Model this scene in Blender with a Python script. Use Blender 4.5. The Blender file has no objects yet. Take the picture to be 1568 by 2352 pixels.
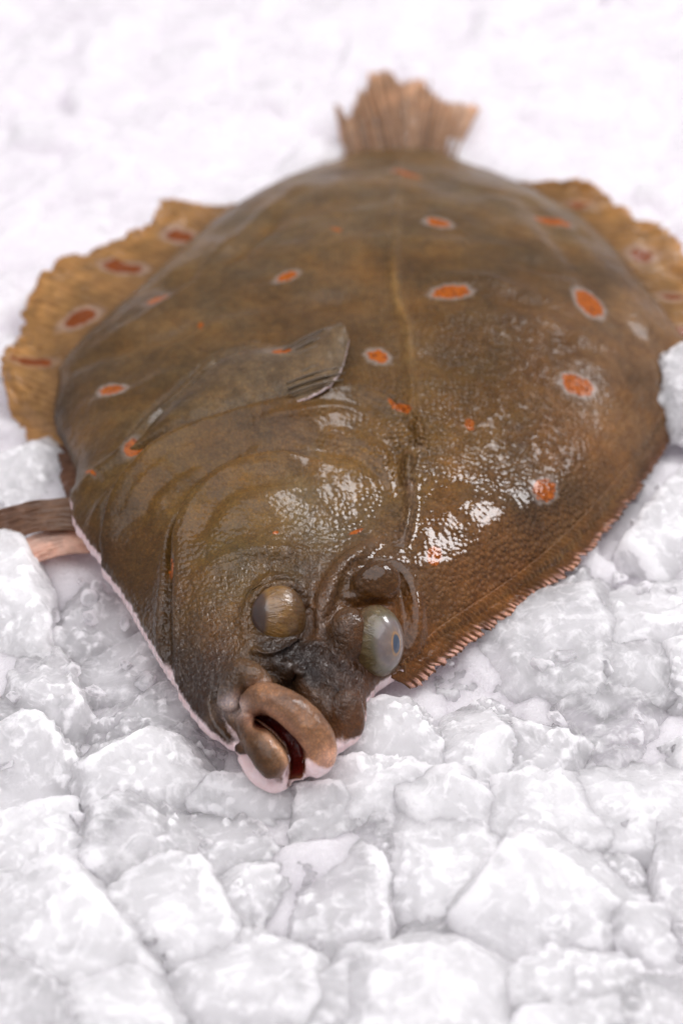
import bpy, bmesh, math, random
import numpy as np
from mathutils import Vector, Matrix

# ------------------------------------------------------------------ camera, world, lamps, exposure
scene = bpy.context.scene
COL = scene.collection
PITCH, LENS, DIST = math.radians(40.0), 85.0, 0.92
FWD = np.array([0.0, math.cos(PITCH), -math.sin(PITCH)])
RIGHT = np.array([1.0, 0.0, 0.0])
UP = np.cross(RIGHT, FWD)
CAM = -DIST * FWD

cam_d = bpy.data.cameras.new('camera')
cam = bpy.data.objects.new('camera', cam_d)
COL.objects.link(cam)
cam.location = CAM
cam.rotation_euler = (math.pi / 2 - PITCH, 0, 0)
cam_d.sensor_fit = 'VERTICAL'
cam_d.sensor_height = 36.0
cam_d.sensor_width = 24.0
cam_d.lens = LENS
cam_d.clip_start = 0.01
cam_d.clip_end = 50.0
cam_d.dof.use_dof = True
cam_d.dof.focus_distance = 0.834
cam_d.dof.aperture_fstop = 6.0
scene.camera = cam

world = bpy.data.worlds.new('World')
scene.world = world
world.use_nodes = True
bg = world.node_tree.nodes['Background']
bg.inputs[0].default_value = (0.965, 0.915, 1.0, 1)
bg.inputs[1].default_value = 0.33


def area_lamp(name, loc, target, size, power, col=(1, 1, 1), sy=None):
    d = bpy.data.lights.new(name, 'AREA')
    d.energy = power
    d.color = col
    d.size = size
    if sy:
        d.shape = 'RECTANGLE'
        d.size_y = sy
    o = bpy.data.objects.new(name, d)
    COL.objects.link(o)
    o.location = loc
    o.rotation_euler = (Vector(target) - Vector(loc)).to_track_quat('-Z', 'Y').to_euler()
    return o


area_lamp('softbox_lamp', (1.28, 0.98, 1.95), (0.03, -0.02, 0.02), 0.85, 38.0, (1.0, 0.972, 0.985), 0.62)
area_lamp('overhead_lamp', (-0.3, -0.40, 2.2), (0, -0.05, 0), 2.3, 45.5, (1.0, 0.972, 1.0))

scene.view_settings.view_transform = 'Standard'
scene.view_settings.look = 'None'
scene.view_settings.gamma = 1.0
scene.view_settings.exposure = 0.0
scene.view_settings.use_curve_mapping = False
scene.render.engine = 'CYCLES'
cy = scene.cycles
cy.use_denoising = True
cy.max_bounces = 24
cy.transparent_max_bounces = 8
cy.transmission_bounces = 8
cy.diffuse_bounces = 20
cy.glossy_bounces = 4
cy.sample_clamp_indirect = 6.0
cy.caustics_refractive = True
cy.use_adaptive_sampling = True
cy.adaptive_threshold = 0.02
cy.caustics_reflective = False

# ------------------------------------------------------------------ helpers
# survey helper: photo pixel (at 1568 x 2352) -> direction from the camera, and points of the real place
PXW, PXH = 1568.0, 2352.0


def ray(px, py):
    a = (px - PXW / 2) / PXH * 36.0 / LENS
    b = -(py - PXH / 2) / PXH * 36.0 / LENS
    return FWD + a * RIGHT + b * UP


def at(px, py, z=0.0):
    d = ray(px, py)
    return CAM + d * ((z - CAM[2]) / d[2])


def hz(x, y):            # head close-up survey sheet -> photo pixel
    return (329.2 + 0.4499 * x, 1222.8 + 0.4499 * y)


def smooth(a, b, x):
    t = np.clip((x - a) / (b - a), 0, 1)
    return t * t * (3 - 2 * t)


def _hash(ix, iy, iz, seed):
    h = (ix.astype(np.int64) * 374761393 + iy.astype(np.int64) * 668265263 + iz.astype(np.int64) * 2147483647 + seed * 974711) & 0xffffffff
    h = ((h ^ (h >> 13)) * 1274126177) & 0xffffffff
    h = ((h ^ (h >> 16)) * 2246822519) & 0xffffffff
    h = h ^ (h >> 15)
    return (h & 0xffffff) / float(0xffffff)


def vnoise(p, seed=0):
    """value noise in -1..1 at the rows of p"""
    i = np.floor(p).astype(np.int64)
    f = p - i
    f = f * f * f * (f * (f * 6 - 15) + 10)
    r = 0
    for dx in (0, 1):
        wx = f[:, 0] if dx else 1 - f[:, 0]
        for dy in (0, 1):
            wy = f[:, 1] if dy else 1 - f[:, 1]
            for dz in (0, 1):
                wz = f[:, 2] if dz else 1 - f[:, 2]
                r = r + wx * wy * wz * _hash(i[:, 0] + dx, i[:, 1] + dy, i[:, 2] + dz, seed)
    return r * 2 - 1


def fbm(p, octaves=3, seed=0, gain=0.5):
    a, s, r = 1.0, 1.0, 0
    for k in range(octaves):
        r = r + a * vnoise(p * s + 17.3 * k, seed + k)
        a *= gain
        s *= 2.03
    return r


def catmull(pts, n):
    """resample a polyline smoothly to n points"""
    p = np.array(pts, float)
    m = len(p)
    q = np.vstack([2 * p[0] - p[1], p, 2 * p[-1] - p[-2]])
    out = []
    # even spacing by chord length
    seg = np.linalg.norm(np.diff(p, axis=0), axis=1)
    cum = np.concatenate([[0], np.cumsum(seg)])
    for s in np.linspace(0, cum[-1], n):
        k = min(max(np.searchsorted(cum, s, side='right') - 1, 0), m - 2)
        t = (s - cum[k]) / max(seg[k], 1e-12)
        a, b, c, d = q[k], q[k + 1], q[k + 2], q[k + 3]
        out.append(0.5 * (2 * b + (c - a) * t + (2 * a - 5 * b + 4 * c - d) * t * t + (3 * b - a - 3 * c + d) * t ** 3))
    return np.array(out)


def mesh_from(name, v, f):
    me = bpy.data.meshes.new(name)
    me.from_pydata([tuple(x) for x in v], [], [tuple(int(i) for i in x) for x in f])
    me.update()
    return me


def link(name, me, mat=None, parent=None, smooth_shade=True):
    o = bpy.data.objects.new(name, me)
    COL.objects.link(o)
    if mat is not None and len(me.materials) == 0:
        me.materials.append(mat)
    if smooth_shade:
        me.polygons.foreach_set('use_smooth', np.ones(len(me.polygons), bool))
    if parent is not None:
        o.parent = parent
    return o


def tag(o, label=None, cat=None, group=None, kind=None):
    if label:
        o['label'] = label
    if cat:
        o['category'] = cat
    if group:
        o['group'] = group
    if kind:
        o['kind'] = kind
    return o


def set_color(me, name, rgb):
    a = me.color_attributes.new(name, 'FLOAT_COLOR', 'POINT')
    c = np.ones((len(me.vertices), 4), np.float32)
    c[:, :rgb.shape[1]] = rgb
    a.data.foreach_set('color', c.ravel())


def set_float(me, name, val):
    a = me.attributes.new(name, 'FLOAT', 'POINT')
    a.data.foreach_set('value', np.ascontiguousarray(val, np.float32))


def srgb(r, g, b):
    c = np.array([r, g, b], float) / 255.0
    return np.where(c <= 0.04045, c / 12.92, ((c + 0.055) / 1.055) ** 2.4)


# ------------------------------------------------------------------ node helpers
class NT:
    def __init__(self, name):
        self.m = bpy.data.materials.new(name)
        self.m.use_nodes = True
        self.t = self.m.node_tree
        self.t.nodes.clear()
        self.out = self.t.nodes.new('ShaderNodeOutputMaterial')

    def n(self, typ, ins=None, **props):
        nd = self.t.nodes.new(typ)
        for k, v in props.items():
            setattr(nd, k, v)
        for k, v in (ins or {}).items():
            s = nd.inputs[k]
            if isinstance(v, bpy.types.NodeSocket):
                self.t.links.new(v, s)
            else:
                s.default_value = v
        return nd

    def math(self, op, a, b=None, c=None, clamp=False):
        ins = {0: a}
        if b is not None:
            ins[1] = b
        if c is not None:
            ins[2] = c
        return self.n('ShaderNodeMath', ins, operation=op, use_clamp=clamp).outputs[0]

    def ramp(self, x, lo, hi, a=0.0, b=1.0):
        return self.n('ShaderNodeMapRange', {'Value': x, 'From Min': lo, 'From Max': hi, 'To Min': a, 'To Max': b},
                      interpolation_type='SMOOTHSTEP').outputs[0]

    def mix(self, f, a, b, blend='MIX'):
        nd = self.t.nodes.new('ShaderNodeMix')
        nd.data_type = 'RGBA'
        nd.blend_type = blend
        for s, v in ((nd.inputs[0], f), (nd.inputs[6], a), (nd.inputs[7], b)):
            if isinstance(v, bpy.types.NodeSocket):
                self.t.links.new(v, s)
            else:
                s.default_value = v if not isinstance(v, tuple) else (v + (1,) if len(v) == 3 else v)
        return nd.outputs[2]

    def noise(self, vec, scale, detail=3, rough=0.55, dist=0.0):
        return self.n('ShaderNodeTexNoise', {'Vector': vec, 'Scale': scale, 'Detail': detail, 'Roughness': rough, 'Distortion': dist}).outputs[0]

    def voro(self, vec, scale, feature='F1', rnd=1.0):
        return self.n('ShaderNodeTexVoronoi', {'Vector': vec, 'Scale': scale, 'Randomness': rnd}, feature=feature).outputs['Distance']

    def attr(self, name):
        return self.n('ShaderNodeAttribute', attribute_name=name)

    def bump(self, h, dist, strength=1.0, normal=None):
        ins = {'Height': h, 'Distance': dist, 'Strength': strength}
        if normal is not None:
            ins['Normal'] = normal
        return self.n('ShaderNodeBump', ins).outputs[0]

    def done(self, shader):
        self.t.links.new(shader, self.out.inputs['Surface'])
        return self.m


def ice_material(name, clear, tint=(0.985, 0.972, 0.988), grain=1.0):
    T = NT(name)
    geo = T.n('ShaderNodeNewGeometry')
    pos = geo.outputs['Position']
    rnd = T.n('ShaderNodeObjectInfo').outputs['Random']
    big = T.noise(pos, 55.0, 3, 0.6, 0.4)
    gr = T.noise(pos, 900.0, 3, 0.7)
    gr2 = T.noise(pos, 260.0, 3, 0.65, 0.3)
    cracks = T.voro(pos, 130.0, 'DISTANCE_TO_EDGE')
    h = T.math('ADD', T.math('MULTIPLY', gr, 0.5 * grain), T.math('MULTIPLY', gr2, 1.0))
    clr = T.ramp(T.noise(pos, 38.0, 2, 0.5, 0.5), 0.42, 0.58)
    soft = T.math('SUBTRACT', 1.0, T.math('MULTIPLY', clr, min(1.0, clear * 1.3)))
    nrm = T.bump(h, 0.0024, T.math('MULTIPLY_ADD', soft, 0.7, 0.15))
    frost = T.ramp(T.math('ADD', T.math('MULTIPLY', gr2, 0.5), big), 0.52, 1.0)
    base = T.mix(frost, (tint[0] * 0.97, tint[1] * 0.97, tint[2] * 0.97), tint)
    rough = T.ramp(big, 0.35, 0.65, 0.10, 0.36)
    snow = T.n('ShaderNodeBsdfPrincipled', {'Base Color': base, 'Roughness': rough, 'IOR': 1.31, 'Normal': nrm,
                                            'Subsurface Weight': 1.0, 'Subsurface Scale': 0.020,
                                            'Subsurface Radius': (1.0, 1.0, 1.0)}, subsurface_method='RANDOM_WALK')
    glass = T.n('ShaderNodeBsdfPrincipled', {'Base Color': (0.97, 0.96, 0.98, 1), 'Roughness': T.ramp(gr2, 0.3, 0.7, 0.08, 0.3), 'IOR': 1.31,
                                             'Transmission Weight': 1.0, 'Normal': nrm})
    wisps = T.ramp(T.noise(pos, 90.0, 4, 0.65, 2.0), 0.52, 0.70, 0.0, 0.8)
    f = T.math('MULTIPLY', T.math('SUBTRACT', 1.0, wisps), T.math('MULTIPLY', T.math('MULTIPLY_ADD', clr, 0.8, 0.2), clear), clamp=True)
    mx = T.n('ShaderNodeMixShader', {0: f, 1: snow.outputs[0], 2: glass.outputs[0]})
    return T.done(mx.outputs[0])


ICE_FROST = ice_material('frosted_ice', 0.15)
ICE_BED = ice_material('bed_ice', 0.12, (0.895, 0.862, 0.898))
ICE_MID = ice_material('cloudy_ice', 0.22)
ICE_CLEAR = ice_material('clear_ice', 0.68)


def shell_material(name, milk, grain):
    """wet ice: even milkiness, granular frost gathered on the broken edges"""
    T = NT(name)
    geo = T.n('ShaderNodeNewGeometry')
    pos = geo.outputs['Position']
    rnd = T.n('ShaderNodeObjectInfo').outputs['Random']
    gr = T.noise(pos, 850.0, 3, 0.7)
    gr2 = T.noise(pos, 230.0, 3, 0.65, 0.3)
    low = T.noise(pos, 40.0, 3, 0.6, 1.2)
    edge = T.ramp(T.math('ADD', geo.outputs['Pointiness'], T.math('MULTIPLY', T.math('SUBTRACT', gr2, 0.5), 0.10)), 0.505, 0.575)
    veil = T.ramp(T.noise(pos, 75.0, 4, 0.6, 2.5), 0.50, 0.72, 0.0, 0.28)
    mask = T.math('ADD', T.math('MULTIPLY', edge, 0.55), veil, clamp=True)
    h = T.math('ADD', T.math('MULTIPLY', gr, 0.45), gr2)
    nrm = T.bump(h, 0.0022, T.math('MULTIPLY_ADD', mask, 0.4, grain))
    snow = T.n('ShaderNodeBsdfPrincipled', {'Base Color': (0.985, 0.968, 0.988, 1), 'Roughness': T.ramp(low, 0.4, 0.6, 0.12, 0.32), 'IOR': 1.31, 'Normal': nrm, 'Subsurface Weight': 1.0,
                                            'Subsurface Scale': 0.026, 'Subsurface Radius': (1.0, 1.0, 1.0)}, subsurface_method='RANDOM_WALK')
    glass = T.n('ShaderNodeBsdfPrincipled', {'Base Color': (0.99, 0.978, 0.995, 1), 'Roughness': T.ramp(gr2, 0.35, 0.65, 0.03, 0.18), 'IOR': 1.31,
                                             'Transmission Weight': 1.0, 'Normal': nrm})
    f = T.math('ADD', T.math('ADD', T.ramp(low, 0.35, 0.65, milk - 0.10, milk + 0.10), T.math('MULTIPLY_ADD', rnd, 0.16, -0.08)), mask, clamp=True)
    mx = T.n('ShaderNodeMixShader', {0: f, 1: glass.outputs[0], 2: snow.outputs[0]})
    return T.done(mx.outputs[0])


ICE_SHELL_FROST = shell_material('frosted_ice_shell', 0.74, 0.36)
ICE_SHELL = shell_material('ice_shell', 0.53, 0.28)
ICE_SHELL_CLEAR = shell_material('clear_ice_shell', 0.33, 0.20)


def skin_material():
    T = NT('fish_skin')
    geo = T.n('ShaderNodeTexCoord')
    pos = geo.outputs['Object']
    col = T.attr('col').outputs['Color']
    msk = T.attr('msk')                       # r: spot metric, g: halo strength, b: pale underside
    sep = T.n('ShaderNodeSeparateColor', {0: msk.outputs['Color']})
    spot, halo_s, pale = sep.outputs[0], sep.outputs[1], sep.outputs[2]
    det = T.attr('det')                       # r: scale relief, g: wrinkle relief, b: gloss
    sp2 = T.n('ShaderNodeSeparateColor', {0: det.outputs['Color']})
    scal, wrin, gloss = sp2.outputs[0], sp2.outputs[1], sp2.outputs[2]
    n_big = T.noise(pos, 45.0, 4, 0.6, 0.3)
    n_mid = T.noise(pos, 240.0, 4, 0.65, 0.4)
    n_fin = T.noise(pos, 1500.0, 2, 0.6)
    warped = T.n('ShaderNodeVectorMath', {0: pos, 1: T.n('ShaderNodeVectorMath', {0: T.n('ShaderNodeTexNoise', {'Vector': pos, 'Scale': 150.0}).outputs[1], 'Scale': 0.0016}, operation='SCALE').outputs[0]}, operation='ADD').outputs[0]
    v_sc = T.voro(warped, 470.0, 'F1', 0.75)
    v_ed = T.voro(warped, 470.0, 'DISTANCE_TO_EDGE', 0.75)
    # pigment: olive / umber clouds, dark pepper, scale centres a touch lighter
    c1 = T.mix(T.ramp(n_big, 0.3, 0.72, 0.0, 0.55), col, T.mix(1.0, col, (1.28, 1.05, 0.72), 'MULTIPLY'))
    c2 = T.mix(T.ramp(n_mid, 0.36, 0.64, 0.6, 0.0), c1, T.mix(1.0, c1, (0.55, 0.52, 0.55), 'MULTIPLY'))
    c3 = T.mix(T.math('MULTIPLY', T.ramp(v_ed, 0.0, 0.16, 0.55, 0.0), scal), c2, T.mix(1.0, c2, (0.55, 0.5, 0.45), 'MULTIPLY'))
    c4 = T.mix(T.ramp(n_fin, 0.45, 0.68, 0.0, 0.7), c3, T.mix(1.0, c3, (1.75, 1.6, 1.3), 'MULTIPLY'))
    sn = T.math('ADD', spot, T.math('MULTIPLY', T.math('SUBTRACT', T.noise(pos, 360.0, 3, 0.6), 0.5), 1.15))
    halo = T.math('MULTIPLY', T.math('MULTIPLY', T.ramp(sn, 1.0, 1.65, 1.0, 0.0), halo_s), 0.75)
    c5 = T.mix(halo, c4, (0.30, 0.25, 0.215))
    orange = T.mix(T.ramp(T.noise(pos, 620.0, 3, 0.7), 0.46, 0.66), (0.34, 0.078, 0.000), (0.13, 0.028, 0.001))
    c6 = T.mix(T.ramp(sn, 0.85, 1.08, 1.0, 0.0), c5, orange)
    pn = T.math('ADD', pale, T.math('MULTIPLY', T.math('SUBTRACT', T.noise(pos, 500.0, 4, 0.7), 0.5), 0.5))
    c7 = T.mix(T.ramp(pn, 0.32, 0.72), c6, T.mix(T.ramp(n_mid, 0.35, 0.65), (0.80, 0.66, 0.66), (0.74, 0.56, 0.55)))
    # relief
    dome = T.ramp(v_sc, 0.0, 0.75, 1.0, 0.0)
    wr = T.noise(T.n('ShaderNodeMapping', {'Vector': pos, 'Scale': (1.0, 0.45, 1.0)}).outputs[0], 420.0, 4, 0.6, 1.2)
    h = T.math('ADD', T.math('MULTIPLY', dome, scal), T.math('MULTIPLY', wr, T.math('MULTIPLY', wrin, 2.2)))
    h = T.math('ADD', h, T.math('MULTIPLY', n_mid, 0.06))
    h = T.math('ADD', h, T.math('MULTIPLY', n_fin, 0.07))
    nrm = T.bump(h, 0.0011, 0.9)
    dots = T.attr('dots').outputs['Fac']
    h2 = T.math('ADD', T.math('MULTIPLY', dome, T.math('MULTIPLY_ADD', dots, 0.6, T.math('MULTIPLY', scal, 0.10))), T.math('MULTIPLY', wr, T.math('MULTIPLY', wrin, 1.6)))
    h2 = T.math('ADD', h2, T.math('MULTIPLY', T.noise(pos, 150.0, 2, 0.5, 0.6), 0.22))
    nrm2 = T.bump(h2, 0.0011, 0.9)
    p = T.n('ShaderNodeBsdfPrincipled', {'Base Color': c7, 'Roughness': 0.5, 'Normal': nrm, 'Subsurface Weight': 0.12,
                                         'Subsurface Scale': 0.003, 'Subsurface Radius': (1.0, 0.5, 0.3),
                                         'Specular IOR Level': 0.16,
                                         'Coat Weight': T.math('MULTIPLY', gloss, 1.0), 'Coat Roughness': T.ramp(gloss, 0.3, 1.0, 0.17, 0.035),
                                         'Coat IOR': 1.36, 'Coat Normal': nrm2})
    return T.done(p.outputs[0])


def fin_material(name='fin_membrane', ray_n=1.0):
    T = NT(name)
    pos = T.n('ShaderNodeTexCoord').outputs['Object']
    col = T.attr('col').outputs['Color']
    sep = T.n('ShaderNodeSeparateColor', {0: T.attr('msk').outputs['Color']})
    spot, halo_s, rayv = sep.outputs[0], sep.outputs[1], sep.outputs[2]
    n_mid = T.noise(pos, 220.0, 4, 0.65, 0.4)
    c1 = T.mix(T.ramp(n_mid, 0.35, 0.66, 0.55, 0.0), col, T.mix(1.0, col, (0.6, 0.52, 0.5), 'MULTIPLY'))
    c2 = T.mix(T.math('MULTIPLY', rayv, 0.8), c1, T.mix(1.0, c1, (0.55, 0.48, 0.42), 'MULTIPLY'))
    sn = T.math('ADD', spot, T.math('MULTIPLY', T.math('SUBTRACT', T.noise(pos, 300.0, 3, 0.6), 0.5), 0.7))
    c3 = T.mix(T.math('MULTIPLY', T.ramp(sn, 1.05, 1.75, 1.0, 0.0), T.math('MULTIPLY', halo_s, 0.75)), c2, (0.54, 0.39, 0.30))
    c4 = T.mix(T.ramp(sn, 0.85, 1.1, 1.0, 0.0), c3, T.mix(n_mid, (0.44, 0.100, 0.003), (0.18, 0.038, 0.003)))
    nrm = T.bump(T.math('ADD', n_mid, T.math('MULTIPLY', rayv, 0.6)), 0.0009, 0.8)
    p = T.n('ShaderNodeBsdfPrincipled', {'Base Color': c4, 'Roughness': 0.42, 'Normal': nrm, 'Coat Weight': 0.45, 'Coat Roughness': 0.12, 'Coat Normal': nrm})
    tr = T.n('ShaderNodeBsdfTranslucent', {'Color': c4})
    mx = T.n('ShaderNodeMixShader', {0: 0.45, 1: p.outputs[0], 2: tr.outputs[0]})
    return T.done(mx.outputs[0])


def eye_material():
    T = NT('fish_eye')
    pos = T.n('ShaderNodeTexCoord').outputs['Object']
    col = T.attr('col').outputs['Color']
    st = T.attr('st').outputs['Color']
    s = T.n('ShaderNodeSeparateColor', {0: st})
    cyl = T.n('ShaderNodeCombineXYZ', {0: T.math('MULTIPLY', s.outputs[0], 44.0), 1: T.math('MULTIPLY', s.outputs[1], 9.0), 2: 0.0}).outputs[0]
    streak = T.noise(cyl, 1.0, 4, 0.6, 0.5)
    c1 = T.mix(T.math('MULTIPLY', T.ramp(streak, 0.35, 0.65, 0.6, 0.0), s.outputs[2]), col, T.mix(1.0, col, (0.42, 0.34, 0.26), 'MULTIPLY'))
    c2 = T.mix(T.ramp(T.noise(pos, 420.0, 4, 0.6), 0.5, 0.68, 0.0, 0.45), c1, T.mix(1.0, c1, (1.5, 1.4, 1.15), 'MULTIPLY'))
    nrm = T.bump(T.math('MULTIPLY', streak, s.outputs[2]), 0.0008, 0.6)
    p = T.n('ShaderNodeBsdfPrincipled', {'Base Color': c2, 'Roughness': 0.32, 'Normal': nrm, 'Subsurface Weight': 0.1, 'Subsurface Scale': 0.003,
                                         'Coat Weight': 1.0, 'Coat Roughness': 0.07, 'Coat IOR': 1.38, 'Coat Normal': nrm})
    return T.done(p.outputs[0])


SKIN = skin_material()
FIN = fin_material()
EYE = eye_material()

# ------------------------------------------------------------------ the fish: base shape
# rim of the body (photo pixel, height of the rim above the ice bed's datum)
RIM = [
    (655, 1800, .006), (600, 1778, .007), (540, 1728, .009), (478, 1688, .010), (428, 1638, .011), (383, 1562, .012), (335, 1482, .012),
    (288, 1398, .012), (243, 1318, .013), (200, 1262, .013), (166, 1210, .013), (162, 1150, .014), (176, 1090, .012), (150, 1030, .009),
    (125, 985, .008), (122, 920, .008), (145, 845, .009), (200, 780, .010), (275, 722, .010), (345, 660, .010), (425, 580, .008),
    (500, 520, .006), (580, 468, .002), (680, 415, -.004), (775, 382, -.010), (835, 354, -.015), (985, 354, -.015), (1050, 382, -.010),
    (1150, 420, -.004), (1250, 470, .002), (1340, 520, .006), (1430, 610, .009), (1500, 700, .010), (1575, 800, .010), (1585, 880, .009),
    (1545, 960, .007), (1480, 1050, .006), (1430, 1135, .006), (1370, 1215, .006), (1300, 1290, .006), (1210, 1360, .006), (1130, 1418, .006),
    (1050, 1465, .007), (985, 1505, .008), (930, 1548, .009), (880, 1576, .009), (852, 1612, .009), (838, 1668, .008), (800, 1718, .008), (765, 1752, .007), (710, 1790, .006),
]
_r = catmull([at(*p) for p in RIM] + [at(*RIM[0])], 420)[:-1]
GRID = 0.0015
x0, y0 = _r[:, 0].min() - 0.012, _r[:, 1].min() - 0.012
NX = int((_r[:, 0].max() + 0.012 - x0) / GRID) + 1
NY = int((_r[:, 1].max() + 0.012 - y0) / GRID) + 1
gx = x0 + np.arange(NX) * GRID
gy = y0 + np.arange(NY) * GRID
GX, GY = np.meshgrid(gx, gy)            # [NY, NX]


def poly_inside(px, py, poly):
    ins = np.zeros(px.shape, bool)
    n = len(poly)
    for i in range(n):
        ax, ay = poly[i][:2]
        bx, by = poly[(i + 1) % n][:2]
        c = ((ay > py) != (by > py)) & (px < (bx - ax) * (py - ay) / (by - ay + 1e-15) + ax)
        ins ^= c
    return ins


INS = poly_inside(GX, GY, _r)
# rim height spread over the plan by inverse distance
ZR = np.zeros_like(GX)
WS = np.zeros_like(GX)
DMIN = np.full(GX.shape, 9.0)
for p in _r[::3]:
    d2 = (GX - p[0]) ** 2 + (GY - p[1]) ** 2
    w = 1.0 / (d2 + 1e-7) ** 1.5
    ZR += w * p[2]
    WS += w
ZR /= WS
for i in range(len(_r)):
    a, b = _r[i][:2], _r[(i + 1) % len(_r)][:2]
    ab = b - a
    t = np.clip(((GX - a[0]) * ab[0] + (GY - a[1]) * ab[1]) / (ab @ ab), 0, 1)
    DMIN = np.minimum(DMIN, np.hypot(GX - a[0] - t * ab[0], GY - a[1] - t * ab[1]))
# inflate: Poisson equation on the plan, red-black over-relaxation
PHI = np.where(INS, DMIN * 0.05, 0.0)
om = 1.96
rb = (np.add.outer(np.arange(NY), np.arange(NX)) % 2).astype(bool)
M0, M1 = INS & rb, INS & ~rb
for it in range(420):
    for M in (M0, M1):
        s = np.zeros_like(PHI)
        s[1:-1, 1:-1] = (PHI[2:, 1:-1] + PHI[:-2, 1:-1] + PHI[1:-1, 2:] + PHI[1:-1, :-2] + GRID * GRID) / 4
        PHI[M] += om * (s[M] - PHI[M])
PHI = np.clip(PHI, 0, None) / PHI.max()
THICK = 0.036
TOP = ZR + THICK * PHI ** 0.56
BOT = ZR - 0.014 * PHI ** 0.5
BASE = np.where(INS, TOP, -0.02)


def gridval(G, x, y):
    u = np.clip((np.asarray(x) - x0) / GRID, 0, NX - 1.001)
    v = np.clip((np.asarray(y) - y0) / GRID, 0, NY - 1.001)
    i, j = np.floor(u).astype(int), np.floor(v).astype(int)
    fu, fv = u - i, v - j
    return (G[j, i] * (1 - fu) + G[j, i + 1] * fu) * (1 - fv) + (G[j + 1, i] * (1 - fu) + G[j + 1, i + 1] * fu) * fv


def hit(px, py, lift=0.0, G=None):
    """point of the fish's upper side seen at this place of the photo, raised by lift towards the viewer"""
    G = BASE if G is None else G
    d = ray(px, py)
    d = d / np.linalg.norm(d)
    t0 = (0.075 - CAM[2]) / d[2]
    t1 = (-0.02 - CAM[2]) / d[2]
    ts = np.linspace(t0, t1, 700)
    P = CAM + ts[:, None] * d
    z = gridval(G, P[:, 0], P[:, 1])
    below = np.nonzero(P[:, 2] < z)[0]
    k = below[0] if len(below) else len(ts) - 1
    return P[k] - lift * d


def hits(pts, lift=0.0):
    return np.array([hit(p[0], p[1], p[2] if len(p) > 2 else lift) for p in pts])


# broad swellings of head and body: photo pixel, radius, height
PUFFS = [
    (560, 1230, .030, .0055), (470, 1430, .020, .004), (690, 1000, .028, .003), (1080, 1230, .030, .003), (850, 1340, .009, .004),
    (560, 860, .022, .003), (1150, 760, .030, .002), (640, 1560, .014, .004), (760, 1640, .013, .003), (330, 1130, .020, .003), (900, 600, .05, .003),
]
_add = np.zeros_like(BASE)
for (px, py, r, h) in PUFFS:
    c = hit(px, py)
    _add += h * np.exp(-((GX - c[0]) ** 2 + (GY - c[1]) ** 2) / (r * r))
TOP = TOP + _add * smooth(0, 0.02, DMIN)
BASE = np.where(INS, TOP, -0.02)


# ------------------------------------------------------------------ the fish: body surface
class Shell:
    def __init__(self):
        self.v, self.f, self.n = [], [], 0

    def add(self, v, f):
        self.v.append(np.asarray(v, float))
        self.f += [tuple(int(i) + self.n for i in q) for q in f]
        self.n += len(v)

    def ellipsoid(self, c, axes, seg=28, rings=18):
        c = np.array(c)
        A = np.array(axes)               # rows: half axes
        v = [c + A[2]]
        for i in range(1, rings):
            th = math.pi * i / rings
            for j in range(seg):
                ph = 2 * math.pi * j / seg
                v.append(c + math.sin(th) * math.cos(ph) * A[0] + math.sin(th) * math.sin(ph) * A[1] + math.cos(th) * A[2])
        v.append(c - A[2])
        f = [(0, 1 + j, 1 + (j + 1) % seg) for j in range(seg)]
        for i in range(rings - 2):
            for j in range(seg):
                a = 1 + i * seg + j
                b = 1 + i * seg + (j + 1) % seg
                f.append((a, a + seg, b + seg, b))
        l = len(v) - 1
        o = 1 + (rings - 2) * seg
        f += [(l, o + (j + 1) % seg, o + j) for j in range(seg)]
        self.add(v, f)

    def tube(self, pts, radii, n=60, seg=20, flat=1.0):
        """capped tube through pts; flat scales the radius along the viewer's depth"""
        P = catmull(pts, n)
        R = np.interp(np.linspace(0, 1, n), np.linspace(0, 1, len(radii)), radii)
        v = []
        for i in range(n):
            t = P[min(i + 1, n - 1)] - P[max(i - 1, 0)]
            t /= np.linalg.norm(t)
            dd = P[i] - CAM
            dd /= np.linalg.norm(dd)
            a = np.cross(t, dd)
            a /= np.linalg.norm(a)
            b = np.cross(a, t)
            for j in range(seg):
                w = 2 * math.pi * j / seg
                v.append(P[i] + R[i] * (math.cos(w) * a + flat * math.sin(w) * b))
        f = []
        for i in range(n - 1):
            for j in range(seg):
                k = (j + 1) % seg
                f.append((i * seg + j, i * seg + k, (i + 1) * seg + k, (i + 1) * seg + j))
        v.append(P[0] - (P[1] - P[0]) / np.linalg.norm(P[1] - P[0]) * R[0] * 0.5)
        v.append(P[-1] + (P[-1] - P[-2]) / np.linalg.norm(P[-1] - P[-2]) * R[-1] * 0.5)
        a, b = len(v) - 2, len(v) - 1
        f += [(a, (j + 1) % seg, j) for j in range(seg)]
        o = (n - 1) * seg
        f += [(b, o + j, o + (j + 1) % seg) for j in range(seg)]
        self.add(v, f)


S = Shell()
# trunk and head: closed shell between the upper and the under side
idt = -np.ones((NY, NX), int)
ring = INS.copy()
idt[ring] = np.arange(ring.sum())
nt = int(ring.sum())
vt = np.column_stack([GX[ring], GY[ring], TOP[ring]])
vb = np.column_stack([GX[ring], GY[ring], BOT[ring]])
ft = []
cell = ring[:-1, :-1] & ring[:-1, 1:] & ring[1:, 1:] & ring[1:, :-1]
jj, ii = np.nonzero(cell)
q = np.column_stack([idt[jj, ii], idt[jj, ii + 1], idt[jj + 1, ii + 1], idt[jj + 1, ii]])
ft = [tuple(r) for r in q] + [tuple(r[::-1] + nt) for r in q]
edges = {}
for r in q:
    for k in range(4):
        e = (r[k], r[(k + 1) % 4])
        if (e[1], e[0]) in edges:
            del edges[(e[1], e[0])]
        else:
            edges[e] = 1
for (a, b) in edges:
    ft.append((b, a, a + nt, b + nt))
S.add(np.vstack([vt, vb]), ft)

VIEW = -FWD
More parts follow.
